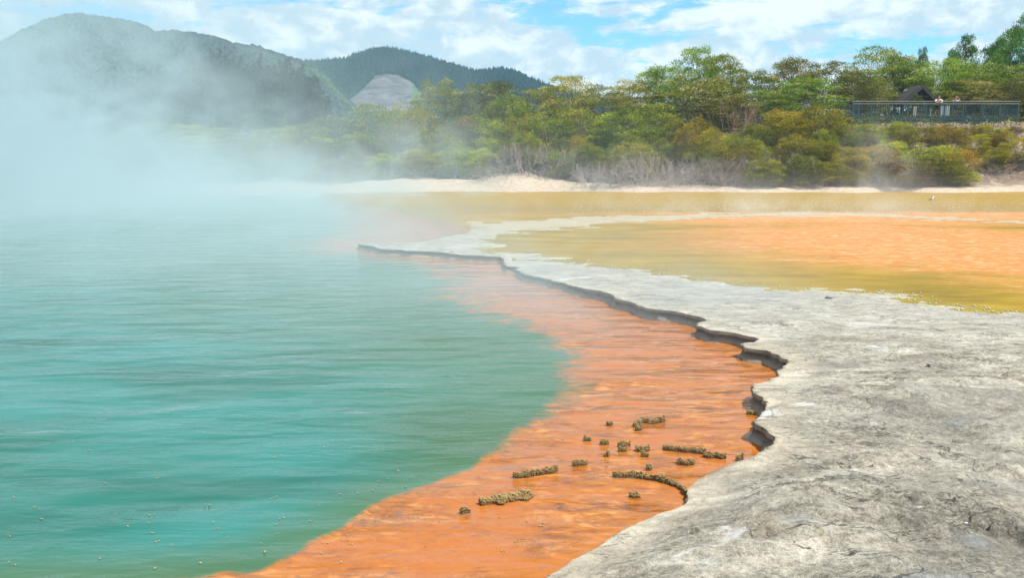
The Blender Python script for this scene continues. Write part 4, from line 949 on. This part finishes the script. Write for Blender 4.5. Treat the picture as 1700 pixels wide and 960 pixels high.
for sx in (-1, 1):
    m = MB(); L_ = slope_l + .2
    m.quad([(sx * 0 - .0, -.34, ap + .16), (sx * (hw + .12), -.34, ev - .1), (sx * (hw - .22), -.34, ev - .1), (0, -.34, ap - .22)]); m.quad([(0, -.26, ap - .22), (sx * (hw - .22), -.26, ev - .1), (sx * (hw + .12), -.26, ev - .1), (0, -.26, ap + .16)])
    m.quad([(0, -.34, ap + .16), (0, -.26, ap + .16), (sx * (hw + .12), -.26, ev - .1), (sx * (hw + .12), -.34, ev - .1)]); m.quad([(0, -.34, ap - .22), (sx * (hw - .22), -.34, ev - .1), (sx * (hw - .22), -.26, ev - .1), (0, -.26, ap - .22)])
    m.build('bargeboard', M_beam, sh)
cb = ev + (ap - ev) * .42
MB().box((0, -.18, cb), (hw * 1.05, .10, .14)).build('collar_beam', M_beam, sh)
MB().box((0, -.18, (cb + ap) / 2 - .05), (.10, .08, ap - cb - .2)).build('king_post', M_beam, sh)
for sx in (-1, 1):
    for yy_ in (0., 1.3): MB().box((sx * (hw - .25), yy_, ev / 2 - .05), (.16, .16, ev + .3)).build('post', M_beam, sh)
M_panel = simple('pale_panel', (.30, .42, .42), .5, .1, 3, .1); M_panel2 = simple('tan_panel', (.35, .36, .24), .6, .2, 3, .1)
def sign(px0, px1, pt, y, mat, label):
    x0, x1 = xat(px0, y), xat(px1, y); zt = zat(pt, y) - FZ
    e = empty('information_board', ((x0 + x1) / 2, y, FZ)); w_ = x1 - x0
    tag(e, label, 'sign')
    MB().box((0, 0, zt / 2 + .1), (w_, .04, zt - .22)).build('panel', mat, e)
    for sx in (-1, 1): MB().box((sx * (w_ / 2 + .035), 0, zt / 2), (.06, .06, zt)).build('post', M_beam, e)
sign(1555.5, 1571, 175.5, 77., M_panel, 'pale blue-grey board seen through the railing between the two people')
sign(1510.5, 1516.5, 176, 77., M_panel2, 'small tan board seen through the railing below the thatched roof')

# ------------------------------------------------------------------ people
def skin_body(name, joints, bones, mat, parent=None, sub=2):
    me = bpy.data.meshes.new(name); names = list(joints); me.from_pydata([joints[k][0] for k in names], [(names.index(a), names.index(b)) for a, b in bones], [])
    o = bpy.data.objects.new(name, me); C.objects.link(o)
    md = o.modifiers.new('skin', 'SKIN'); me.skin_vertices or None
    if not me.skin_vertices:
        bpy.context.view_layer.objects.active = o
    for i, k in enumerate(names):
        r = joints[k][1]; r = (r, r) if not isinstance(r, tuple) else r; me.skin_vertices[0].data[i].radius = r; me.skin_vertices[0].data[i].use_root = (i == 0)
    md.use_smooth_shade = True
    sb = o.modifiers.new('sub', 'SUBSURF'); sb.levels = sub; sb.render_levels = sub
    me.materials.append(mat)
    if parent: o.parent = parent
    return o
M_skin = simple('skin', (.55, .30, .21), .5, .08, 8, .05); M_hair = simple('dark_hair', (.03, .02, .015), .6, .2, 30, .3); M_hairb = simple('reddish_hair', (.35, .16, .12), .6, .2, 30, .3)
M_white = simple('white_cloth', (.80, .79, .76), .8, .05, 10, .2); M_dkgreen = simple('dark_green_cloth', (.04, .10, .095), .8, .1, 10, .2); M_blue = simple('blue_cloth', (.03, .16, .48), .8, .1, 10, .2); M_black = simple('black_cloth', (.02, .024, .03), .8, .1, 10, .2); M_lblue = simple('pale_blue_cloth', (.40, .55, .70), .8, .1, 10, .2); M_eye = simple('eye', (.05, .04, .04), .3, .1, 10, 0)
M_cam = simple('black_plastic', (.02, .02, .022), .4, .1, 10, .1)
def hand(J, B, wrist, wp, d, n, side_, tag_):
    """palm and five fingers; d: finger direction, n: palm normal"""
    d = Vector(d).normalized(); n = Vector(n).normalized(); s_ = d.cross(n).normalized() * side_; wp = Vector(wp)
    J[tag_ + 'palm'] = (tuple(wp + d * .055), (.036, .018)); B.append((wrist, tag_ + 'palm'))
    for k, (off, ln) in enumerate([(.027, .068), (.009, .078), (-.009, .072), (-.027, .056)]):
        a = wp + d * .09 + s_ * off; b = a + d * ln * .5 - n * .008; c = b + d * ln * .35 - n * .03
        for q, (p_, r_) in enumerate([(a, .010), (b, .009), (c, .007)]): J[f'{tag_}f{k}{q}'] = (tuple(p_), r_)
        B += [(tag_ + 'palm', f'{tag_}f{k}0'), (f'{tag_}f{k}0', f'{tag_}f{k}1'), (f'{tag_}f{k}1', f'{tag_}f{k}2')]
    a = wp + d * .035 + s_ * .045; b = a + d * .035 + s_ * .018 - n * .01
    J[tag_ + 't0'] = (tuple(a), .012); J[tag_ + 't1'] = (tuple(b), .009); B += [(tag_ + 'palm', tag_ + 't0'), (tag_ + 't0', tag_ + 't1')]
def person(loc, rz, pose, label, hgt, paints):
    skin, hair, top, sleeve, pants = paints
    e = empty('person', loc, rz); e.scale = (hgt / 1.75,) * 3; tag(e, label, 'person')
    # local frame: faces -Y
    lean = -.16 if pose == 'lean' else -.03
    J = {'pelvis': ((0, 0, .95), (.15, .10)), 'waist': ((0, lean * .3, 1.10), (.125, .09)), 'chest': ((0, lean * .8, 1.30), (.155, .105)), 'neckb': ((0, lean * 1.1, 1.45), .065), 'neck': ((0, lean * 1.25, 1.53), .052),
         'head': ((0, lean * 1.4 - .01, 1.61), (.072, .085)), 'crown_': ((0, lean * 1.4, 1.69), (.066, .08))}
    B = [('pelvis', 'waist'), ('waist', 'chest'), ('chest', 'neckb'), ('neckb', 'neck'), ('neck', 'head'), ('head', 'crown_')]
    for s_, n_ in ((-1, 'l'), (1, 'r')):
        J[n_ + 'hip'] = ((s_ * .09, 0, .90), .088); J[n_ + 'knee'] = ((s_ * .11, -.02, .49), .056); J[n_ + 'calf'] = ((s_ * .115, .01, .34), .052); J[n_ + 'ank'] = ((s_ * .12, .03, .09), .036); J[n_ + 'toe'] = ((s_ * .135, -.13, .035), (.042, .026))
        B += [('pelvis', n_ + 'hip'), (n_ + 'hip', n_ + 'knee'), (n_ + 'knee', n_ + 'calf'), (n_ + 'calf', n_ + 'ank'), (n_ + 'ank', n_ + 'toe')]
        J[n_ + 'sho'] = ((s_ * .18, lean * 1.0, 1.42), .058)
        if pose == 'lean': el_, wr, d_, nn = (s_ * .33, lean - .12, 1.24), (s_ * .10, lean - .27, 1.17), (-s_, -.3, -.1), (0, -.2, -1)
        else: el_, wr, d_, nn = (s_ * .30, -.20, 1.33), (s_ * .11, -.25, 1.52), (-s_ * .25, -.25, 1), (0, -1, -.2)
        J[n_ + 'elb'] = (el_, .042); J[n_ + 'wri'] = (wr, .028)
        B += [('chest', n_ + 'sho'), (n_ + 'sho', n_ + 'elb'), (n_ + 'elb', n_ + 'wri')]
        hand(J, B, n_ + 'wri', wr, d_, nn, s_, n_)
    hc = Vector(J['head'][0]) + Vector((0, -.0, .035))
    J['nose'] = (tuple(hc + Vector((0, -.098, -.015))), .012); J['chin'] = (tuple(hc + Vector((0, -.055, -.085))), .03); B += [('head', 'nose'), ('head', 'chin')]
    for s_, n_ in ((-1, 'l'), (1, 'r')): J[n_ + 'ear'] = (tuple(hc + Vector((s_ * .086, .005, -.01))), (.012, .02)); B.append(('head', n_ + 'ear'))
    skin_body('body', J, B, skin, e)
    def sub(keys, grow, nm, mat, over=None):
        JJ = {k: (J[k][0], tuple(np.array(J[k][1] if isinstance(J[k][1], tuple) else (J[k][1],) * 2) + grow)) for k in keys}
        for k, v_ in (over or {}).items(): JJ[k] = v_
        BB = [b for b in B if b[0] in JJ and b[1] in JJ]; return skin_body(nm, JJ, BB, mat, e, 2)
    def mid(a, b, t_): return tuple(Vector(J[a][0]).lerp(Vector(J[b][0]), t_))
    sub(['waist', 'pelvis', 'chest', 'neckb'], .018, 'shirt', top, {'neckb': (J['neckb'][0], .075), 'pelvis': ((0, 0, 1.0), (.155, .112))})
    for n_ in 'lr':
        te = .95 if pose == 'lean' else .6
        JJ = {'a': (mid('chest', n_ + 'sho', .7), .075), 'b': (J[n_ + 'sho'][0], .072), 'c': (mid(n_ + 'sho', n_ + 'elb', te), .055)}
        if pose == 'lean': JJ['d'] = (mid(n_ + 'elb', n_ + 'wri', .7), .042)
        ks = list(JJ); skin_body('sleeve', JJ, list(zip(ks[:-1], ks[1:])), sleeve, e)
    Jp = {'p': ((0, 0, .95), (.165, .118))}; Bp = []
    for n_ in 'lr': Jp[n_ + 'h'] = (J[n_ + 'hip'][0], .105); Jp[n_ + 'k'] = (mid(n_ + 'hip', n_ + 'knee', .82), .082); Bp += [('p', n_ + 'h'), (n_ + 'h', n_ + 'k')]
    skin_body('shorts', Jp, Bp, pants, e)
    bm = bmesh.new(); bmesh.ops.create_icosphere(bm, subdivisions=3, radius=1)
    for v_ in bm.verts:
        v_.co = Vector((v_.co.x * .092, v_.co.y * .108 + .012, v_.co.z * .105)) + hc + Vector((0, .01, .03))
    bmesh.ops.delete(bm, geom=[v_ for v_ in bm.verts if (v_.co.y - hc.y < -.045 and v_.co.z < hc.z + .075) or v_.co.z < hc.z - .06], context='VERTS')
    me = bpy.data.meshes.new('hair'); bm.to_mesh(me); bm.free(); me.materials.append(hair); o = link('hair', me, e)
    for s_ in (-1, 1):
        bm = bmesh.new(); bmesh.ops.create_uvsphere(bm, u_segments=8, v_segments=6, radius=.012); me = bpy.data.meshes.new('eye'); bm.to_mesh(me); bm.free(); me.materials.append(M_eye); link('eye', me, e, tuple(hc + Vector((s_ * .032, -.083, .008))))
    MB().box(tuple(hc + Vector((0, -.078, -.052))), (.045, .02, .008)).build('mouth', M_hairb, e)
    for s_ in (-1, 1): MB().box((s_ * .135, -.06, .03), (.095, .27, .06)).build('shoe', M_black, e)
    return e, hc
person((xat(1550, DY + .35), DY + .32, FZ), 0, 'lean', 'person in white long sleeves and dark shorts leaning on the deck rail', 1.76, (M_skin, M_hair, M_dkgreen, M_white, M_black))
e, hc = person((xat(1581, DY + .4), DY + .42, FZ), R(-8), 'photo', 'person in blue shirt and shorts holding a small camera up to their face', 1.68, (M_skin, M_hairb, M_blue, M_lblue, M_dkgreen))
cmx = e.matrix_basis @ Vector((0, -.30, 1.60)); co_ = empty('camera_body', cmx, R(-8)); tag(co_, 'small black camera held up by the person in blue', 'camera')
MB().box((0, 0, 0), (.13, .05, .08)).box((0, 0, .05), (.04, .04, .025)).build('housing', M_cam, co_); MB().tube((0, -.025, 0), (0, -.08, 0), .03, .028, 12).build('lens', M_cam, co_, True)

# ------------------------------------------------------------------ wading bird
bx, by = W(1546, 340, PAL); bd = empty('wading_bird', (bx, by, PAL)); tag(bd, 'small black and white wading bird standing in the far shallow water', 'bird')
JB = {'tail': ((-.17, 0, .20), (.014, .012)), 'rump': ((-.09, 0, .235), .035), 'body': ((0, 0, .27), .052), 'breast': ((.06, 0, .31), .042), 'neck': ((.085, 0, .37), .018), 'head': ((.09, 0, .42), .024), 'bill0': ((.12, 0, .42), .006), 'bill1': ((.175, 0, .41), .0025)}
kk = list(JB); skin_body('body', JB, list(zip(kk[:-1], kk[1:])), M_white, bd)
for s_ in (-1, 1):
    m = MB(); m.quad([(-.19, s_ * .012, .215), (-.02, s_ * .050, .25), (.06, s_ * .044, .33), (-.03, s_ * .040, .315)]); m.quad([(-.19, s_ * .018, .215), (-.03, s_ * .046, .315), (.06, s_ * .050, .33), (-.02, s_ * .056, .25)]); m.build('wing', M_black, bd)
    MB().tube((.01, s_ * .02, .24), (.0, s_ * .022, .12), .005, .004, 5).tube((.0, s_ * .022, .12), (.015, s_ * .022, -.05), .004, .004, 5).build('leg', M_deadp, bd)

# ------------------------------------------------------------------ crusts standing in the shallow orange water
def crust_mat():
    m, t = material('nodular_crust'); g = t.n('ShaderNodeNewGeometry'); P_ = g.outputs['Position']; nz = t.noise(P_, 60, 4, .7)
    up = t.n('ShaderNodeSeparateXYZ', {0: P_}).outputs[2]
    c = t.ramp(t.math('ADD', t.math('MULTIPLY', nz, .8), t.math('MULTIPLY', up, 5.)), [(.30, (.09, .042, .009)), (.52, (.19, .12, .035)), (.72, (.30, .22, .085)), (.95, (.42, .34, .18))])
    b = t.n('ShaderNodeBump', {'Height': t.noise(P_, 160, 3), 'Strength': .8, 'Distance': .006})
    p = t.n('ShaderNodeBsdfPrincipled', {'Base Color': c, 'Roughness': .75, 'Normal': b.outputs[0]}); t.n('ShaderNodeOutputMaterial', {'Surface': p.outputs[0]}); return m
M_crust = crust_mat()
def crust(pts, wpx, label, seed, hgt=.042, group='brown crusts in the orange shallows'):
    """pts: photo points along the crust, wpx: depth of the strip in px"""
    rg = np.random.default_rng(seed); Pw = [W(px, py, .01) for px, py in pts]; sc = Pw[0][1] / F
    Ls = [math.hypot(b[0] - a[0], b[1] - a[1]) for a, b in zip(Pw[:-1], Pw[1:])]; tot = sum(Ls); wd = wpx * sc
    cx, cy_ = Pw[len(Pw) // 2] if len(Pw) % 2 else ((Pw[0][0] + Pw[-1][0]) / 2, (Pw[0][1] + Pw[-1][1]) / 2)
    n = int(max(30, tot * wd / .000012)); n = min(n, 3800); V_, F_ = [], []
    for i in range(n):
        u_ = rg.uniform(0, tot); k = 0
        while k < len(Ls) - 1 and u_ > Ls[k]: u_ -= Ls[k]; k += 1
        t_ = u_ / Ls[k]; a, b = Pw[k], Pw[k + 1]; tx, ty = (b[0] - a[0]) / Ls[k], (b[1] - a[1]) / Ls[k]
        endf = 1.; sa_ = sum(Ls[:k]) + Ls[k] * t_; wv = wd * (.85 + .6 * float(vnoise(sa_ * 22, seed * 1.7))) * min(1., .35 + min(sa_, tot - sa_) / (wd * 1.2 + .01))
        o_ = rg.uniform(-1, 1) * wv; x_ = a[0] + (b[0] - a[0]) * t_ - ty * o_; y_ = a[1] + (b[1] - a[1]) * t_ + tx * o_
        r = rg.uniform(.0022, .0062) * (1.25 if wpx > 9 else 1.); zz = hgt * (.45 + .55 * (1 - (o_ / (wv + 1e-6)) ** 2)) * rg.uniform(.6, 1.05) * (1 + .45 * float(vnoise(x_ * 45, y_ * 45, seed=seed)))
        for zk in ((zz, zz * .3) if zz > .016 else (zz,)):
            v_ = ico_v * r * rg.uniform(.7, 1.3, (12, 1)) * (1.25, 1.25, 1.05) + (x_ - cx, y_ - cy_, zk)
            V_.append(v_); F_.append(ico_f + 12 * len(F_))
    o = link('mineral_crust', mesh_np('mineral_crust', np.concatenate(V_), np.concatenate(F_), True, None, M_crust), None, (cx, cy_, 0)); tag(o, label, 'mineral crust', group)
cr = [([(1007, 704), (1017, 704)], 3, 'small crust standing alone at the back, left of the back cluster'), ([(1052, 708), (1064, 701), (1077, 699)], 6, 'lumpy crust forming the left half of the back cluster'), ([(1056, 714), (1066, 711)], 4, 'little crust at the near foot of the back cluster'),
      ([(1080, 703), (1092, 700), (1104, 697)], 3.5, 'slanting narrow crust, rightmost of the back cluster'), ([(969, 731), (981, 730)], 4, 'small crust farthest left in the middle scatter'), ([(996, 737), (1010, 736)], 4, 'small crust second from the left in the middle scatter'),
      ([(1026, 741), (1046, 739)], 3.5, 'flat crust with a pointed right end in the middle scatter'), ([(1027, 749), (1041, 748)], 3.5, 'short crust just in front of the flat pointed one'), ([(1003, 757), (1012, 755)], 3, 'tiny upright crust left of centre in the scatter'),
      ([(1055, 748), (1078, 747)], 6, 'broad crust in the middle scatter left of the long back bar'), ([(1064, 757), (1077, 757)], 4, 'small crust just in front of the broad one'), ([(951, 773), (964, 771), (975, 770)], 5, 'oval crust between the slanting left bar and the middle scatter'),
      ([(852, 792), (878, 789), (902, 784), (926, 781)], 5, 'long slanting crust bar above the largest crust patch'), ([(797, 836), (825, 832), (850, 828), (882, 823)], 17, 'largest wide lumpy crust patch nearest the viewer'), ([(764, 851), (780, 849)], 7, 'small round crust left of the largest patch'),
      ([(1101, 745), (1130, 748), (1160, 750), (1172, 753)], 6, 'long crust bar at the back, left piece'), ([(1168, 757), (1190, 758), (1205, 760)], 6, 'thick right-hand end piece of the long back bar'), ([(1124, 768), (1140, 771), (1152, 768)], 7, 'ragged crust right of the tiny ones, in front of the long back bar'),
      ([(1073, 779), (1082, 778)], 4, 'tiny crust above the curved bar'), ([(1017, 790), (1040, 790), (1066, 792), (1090, 797), (1112, 803), (1132, 811), (1139, 822)], 4.5, 'long curved crust bar joining the near rock edge'), ([(1044, 825), (1063, 825)], 5, 'single crust in front of the curved bar'),
      ([(1222, 764), (1234, 761)], 4, 'small crust touching the rock rim where it bends'), ([(1240, 687), (1252, 686)], 5, 'small brown crust under the overhanging notch of the rim')]
for i, (p_, w_, l_) in enumerate(cr): crust(p_, w_, l_, 300 + i)
# floating mineral crumbs on the pool
rg = np.random.default_rng(15); V_, F_ = [], []
pts = []
while len(pts) < 90:
    px, py = rg.uniform(0, 1000), 960 - abs(rg.normal(0, 130)); 
    if py < 640: continue
    x_, y_ = W(px, py, .004)
    if poly_sd(np.array([x_]), np.array([y_]), BLUE)[0] < -1.2: continue
    pts.append((x_, y_))
for x_, y_ in pts:
    for q in range(rg.integers(1, 4)):
        V_.append(ico_v * rg.uniform(.0025, .006) * (1.3, 1.3, .7) + (x_ + rg.normal(0, .009), y_ + rg.normal(0, .009), float(swell_z(np.array([x_]), np.array([y_]))[0]) + .004)); F_.append(ico_f + 12 * len(F_))
M_foam = simple('crumb', (.30, .24, .14), .6, .3, 40, .2)
tag(link('floating_crumbs', mesh_np('floating_crumbs', np.concatenate(V_), np.concatenate(F_), True, None, M_foam)), 'tiny tan crumbs floating on the green near part of the pool', 'crumbs', kind='stuff')
# pale crumbs along the palette margin
V_, F_ = [], []; n = 0
while n < 900:
    k = rg.integers(0, len(P2) - 3); t_ = rg.uniform(); a, b = P2[k], P2[k + 1]; x_ = a[0] + (b[0] - a[0]) * t_ + rg.normal(0, .25); y_ = a[1] + (b[1] - a[1]) * t_ + rg.normal(0, .25) 
    if y_ < 8 or abs(x_) > 45: continue
    n += 1; V_.append(ico_v * rg.uniform(.006, .016) * (1.3, 1.3, .8) + (x_, y_, PAL + .008)); F_.append(ico_f + 12 * len(F_))
while n < 1700:
    x_, y_ = W(rg.uniform(950, 1750), rg.uniform(326, 356), PAL); n += 1; V_.append(ico_v * rg.uniform(.010, .028) * (1.4, 1.4, .6) + (x_, y_, PAL + .008)); F_.append(ico_f + 12 * len(F_))
M_pale = simple('pale_crumb', (.42, .38, .27), .7, .2, 20, .2)
tag(link('pale_crumbs', mesh_np('pale_crumbs', np.concatenate(V_), np.concatenate(F_), True, None, M_pale)), 'pale mineral crumbs along the margins of the yellow shallow water', 'crumbs', kind='stuff')
# loose stones on the terrace
M_stone = simple('stone', (.22, .21, .19), .85, .3, 30, .6); M_stonep = simple('pale_stone', (.62, .60, .57), .85, .2, 30, .4)
def stone(px, py, r, label, mat=M_stone, seed=0):
    x_, y_ = W(px, py, .165); hz_ = terr_h(x_, y_); rg = np.random.default_rng(seed + 500); bm = bmesh.new(); bmesh.ops.create_icosphere(bm, subdivisions=2, radius=1)
    ofs = rg.uniform(0, 50)
    for v_ in bm.verts:
        k = 1 + .35 * float(vnoise(v_.co.x * 1.3 + ofs, v_.co.y * 1.3, v_.co.z * 1.3)); v_.co = Vector((v_.co.x * r * 1.3 * k, v_.co.y * r * k, v_.co.z * r * .65 * k))
    me = bpy.data.meshes.new('stone'); bm.to_mesh(me); bm.free(); me.materials.append(mat)
    tag(link('stone', me, None, (x_, y_, hz_ + r * .3)), label, 'stone', 'loose stones on the grey terrace')
stone(1603, 873, .012, 'small white pebble on the grey rock near the lower right', M_stonep, 1)
stone(1383, 731, .02, 'dark stone lying where the rim notch shadows the rock', M_stone, 2)
stone(1543, 608, .022, 'small dark stone on the pale upper part of the terrace', M_stone, 3)
stone(1375, 496, .05, 'dark stone on the white crust beside the yellow water', M_stone, 4)
stone(1506, 771, .012, 'pale pebble in the middle of the dark mottled rock', M_stonep, 5)
stone(1411, 757, .014, 'little grey stone right of the last rim bend', M_stone, 6)

# ------------------------------------------------------------------ steam and haze
def steam_mat():
    m, t = material('steam'); g = t.n('ShaderNodeNewGeometry').outputs['Position']; s = t.n('ShaderNodeSeparateXYZ', {0: g}).outputs
    n1 = t.noise(t.scaled(g, (.085, .07, .16)), 1., 4, .6, .8)
    n2 = t.noise(t.scaled(g, (.34, .20, .40), (3, 1, 7)), 1., 4, .62, .8)
    nn = t.math('ADD', t.math('MULTIPLY', n1, .6), t.math('MULTIPLY', n2, .4))
    xx_ = t.math('ADD', s[0], t.math('MULTIPLY', t.math('SUBTRACT', n1, .5), 14.))
    # tall bank on the left, thick over the middle of the pool
    wx = t.mapr(xx_, -14.5, -28.)
    wy = t.math('MULTIPLY', t.mapr(s[1], 8., 34.), t.mapr(s[1], 64., 52.))
    hz_ = t.math('ADD', t.math('ADD', 2., t.math('MULTIPLY', wx, 4.5)), t.math('MULTIPLY', t.mapr(xx_, -11., -23.), 20.))
    zr_ = t.math('DIVIDE', s[2], hz_)
    puff = t.mapr(t.math('SUBTRACT', nn, t.math('MULTIPLY', zr_, .13)), .40, .50)
    d1 = t.math('MULTIPLY', t.math('MULTIPLY', wx, wy), t.math('MULTIPLY', t.math('EXPONENT', t.math('MULTIPLY', zr_, -.5)), puff))
    # low sheet over pool and palette
    low_ = t.math('EXPONENT', t.math('MULTIPLY', s[2], -.55))
    wx2 = t.mapr(t.math('ADD', xx_, t.math('MULTIPLY', t.math('SUBTRACT', s[1], 15.), .2)), 5., -7., .025, 1.)
    d2 = t.math('MULTIPLY', t.math('MULTIPLY', low_, wx2), t.math('MULTIPLY', t.mapr(s[1], 3., 20.), t.math('ADD', .2, t.mapr(nn, .42, .60))))
    # rising plume near the far beach
    def plume(cx, cy_, rx, ry, hh, amp, lo=.44, hi=.60):
        a = t.math('DIVIDE', t.math('SUBTRACT', t.math('ADD', s[0], t.math('MULTIPLY', t.math('SUBTRACT', n2, .5), 6.)), cx), rx); b = t.math('DIVIDE', t.math('SUBTRACT', s[1], cy_), ry)
        r = t.math('EXPONENT', t.math('MULTIPLY', t.math('ADD', t.math('MULTIPLY', a, a), t.math('MULTIPLY', b, b)), -1.))
        v_ = t.math('EXPONENT', t.math('MULTIPLY', t.math('DIVIDE', s[2], hh), -1.))
        return t.math('MULTIPLY', t.math('MULTIPLY', r, v_), t.math('MULTIPLY', t.mapr(n2, lo, hi), amp))
    d = t.math('ADD', t.math('MULTIPLY', d1, .13), t.math('MULTIPLY', d2, .11))
    for a in STEAM_PLUMES: d = t.math('ADD', d, plume(*a))
    v = t.n('ShaderNodeVolumePrincipled', {'Color': (.585, .735, .795, 1), 'Density': d, 'Anisotropy': .1})
    t.n('ShaderNodeOutputMaterial', {'Volume': v.outputs[0]}); m.cycles.volume_step_rate = 1.4
    return m
STEAM_PLUMES = [(-25, 45, 7, 11, 16, .17, .40, .56), (-15, 50, 4, 8, 9, .07, .44, .58), (-4.6, 56, 2.6, 4, 2.6, .34), (-12, 57, 6, 4, 1.8, .14), (5, 60, 4, 3, 1.4, .10), (3.0, 13.8, 1.6, 1.3, .35, .45, .3, .6), (1.2, 15.5, 2.6, 3., .5, .30, .3, .6), (-2, 24, 5, 5, .7, .07, .35, .6)]
def box_mesh(name, x0, x1, y0, y1, z0, z1, mat):
    m = MB().box(((x0 + x1) / 2, (y0 + y1) / 2, (z0 + z1) / 2), (x1 - x0, y1 - y0, z1 - z0)); return m.build(name, mat)
tag(box_mesh('steam', -70, 14, 4, 66, -.15, 17, steam_mat()), 'white steam drifting off the hot pool, thickest on the left', 'steam', kind='stuff')
def wisp(x, y, rx, ry, h, amp, label):
    m, t = material('steam_wisp'); o = t.n('ShaderNodeTexCoord').outputs['Object']; s = t.n('ShaderNodeSeparateXYZ', {0: o}).outputs
    n2 = t.noise(t.scaled(o, (.5, .5, .42), (x, y, 0)), 1., 5, .62, .9)
    a = t.math('DIVIDE', t.math('ADD', s[0], t.math('MULTIPLY', t.math('SUBTRACT', n2, .5), rx * 1.6)), rx); b = t.math('DIVIDE', s[1], ry)
    r = t.math('EXPONENT', t.math('MULTIPLY', t.math('ADD', t.math('MULTIPLY', a, a), t.math('MULTIPLY', b, b)), -1.5)); v_ = t.math('EXPONENT', t.math('MULTIPLY', s[2], -1.4 / h))
    top_ = t.mapr(s[2], h * 2.2, h * 1.2)
    d = t.math('MULTIPLY', t.math('MULTIPLY', t.math('MULTIPLY', r, v_), t.math('MULTIPLY', t.mapr(n2, .42, .60), amp)), top_)
    v = t.n('ShaderNodeVolumePrincipled', {'Color': (.88, .90, .92, 1), 'Density': d}); t.n('ShaderNodeOutputMaterial', {'Volume': v.outputs[0]})
    o_ = MB().box((0, 0, h * 1.1), (rx * 4, ry * 4, h * 2.2 + .2)).build('steam_wisp', m); o_.location = (x, y, .2); tag(o_, label, 'steam', kind='stuff')
wisp(xat(1475, 61), 61.2, 2.6, 1.2, 2.8, .55, 'thin steam plume rising from the far shore below the deck')
wisp(xat(1100, 61), 61.4, 4.5, 1.2, 2.2, .16, 'faint steam in front of the grey brush')
wisp(xat(1330, 40), 38, 10, 5, .9, .15, 'low steam skimming the orange shallows')
m, t = material('haze'); v = t.n('ShaderNodeVolumePrincipled', {'Color': (.30, .66, .92, 1), 'Density': .00018, 'Anisotropy': 0.}); t.n('ShaderNodeOutputMaterial', {'Volume': v.outputs[0]})
tag(box_mesh('haze', -GR - 60, GR + 60, -GR - 60, GR + 60, -2.3, 230, m), 'thin blue air softening the far hills', 'haze', kind='stuff')
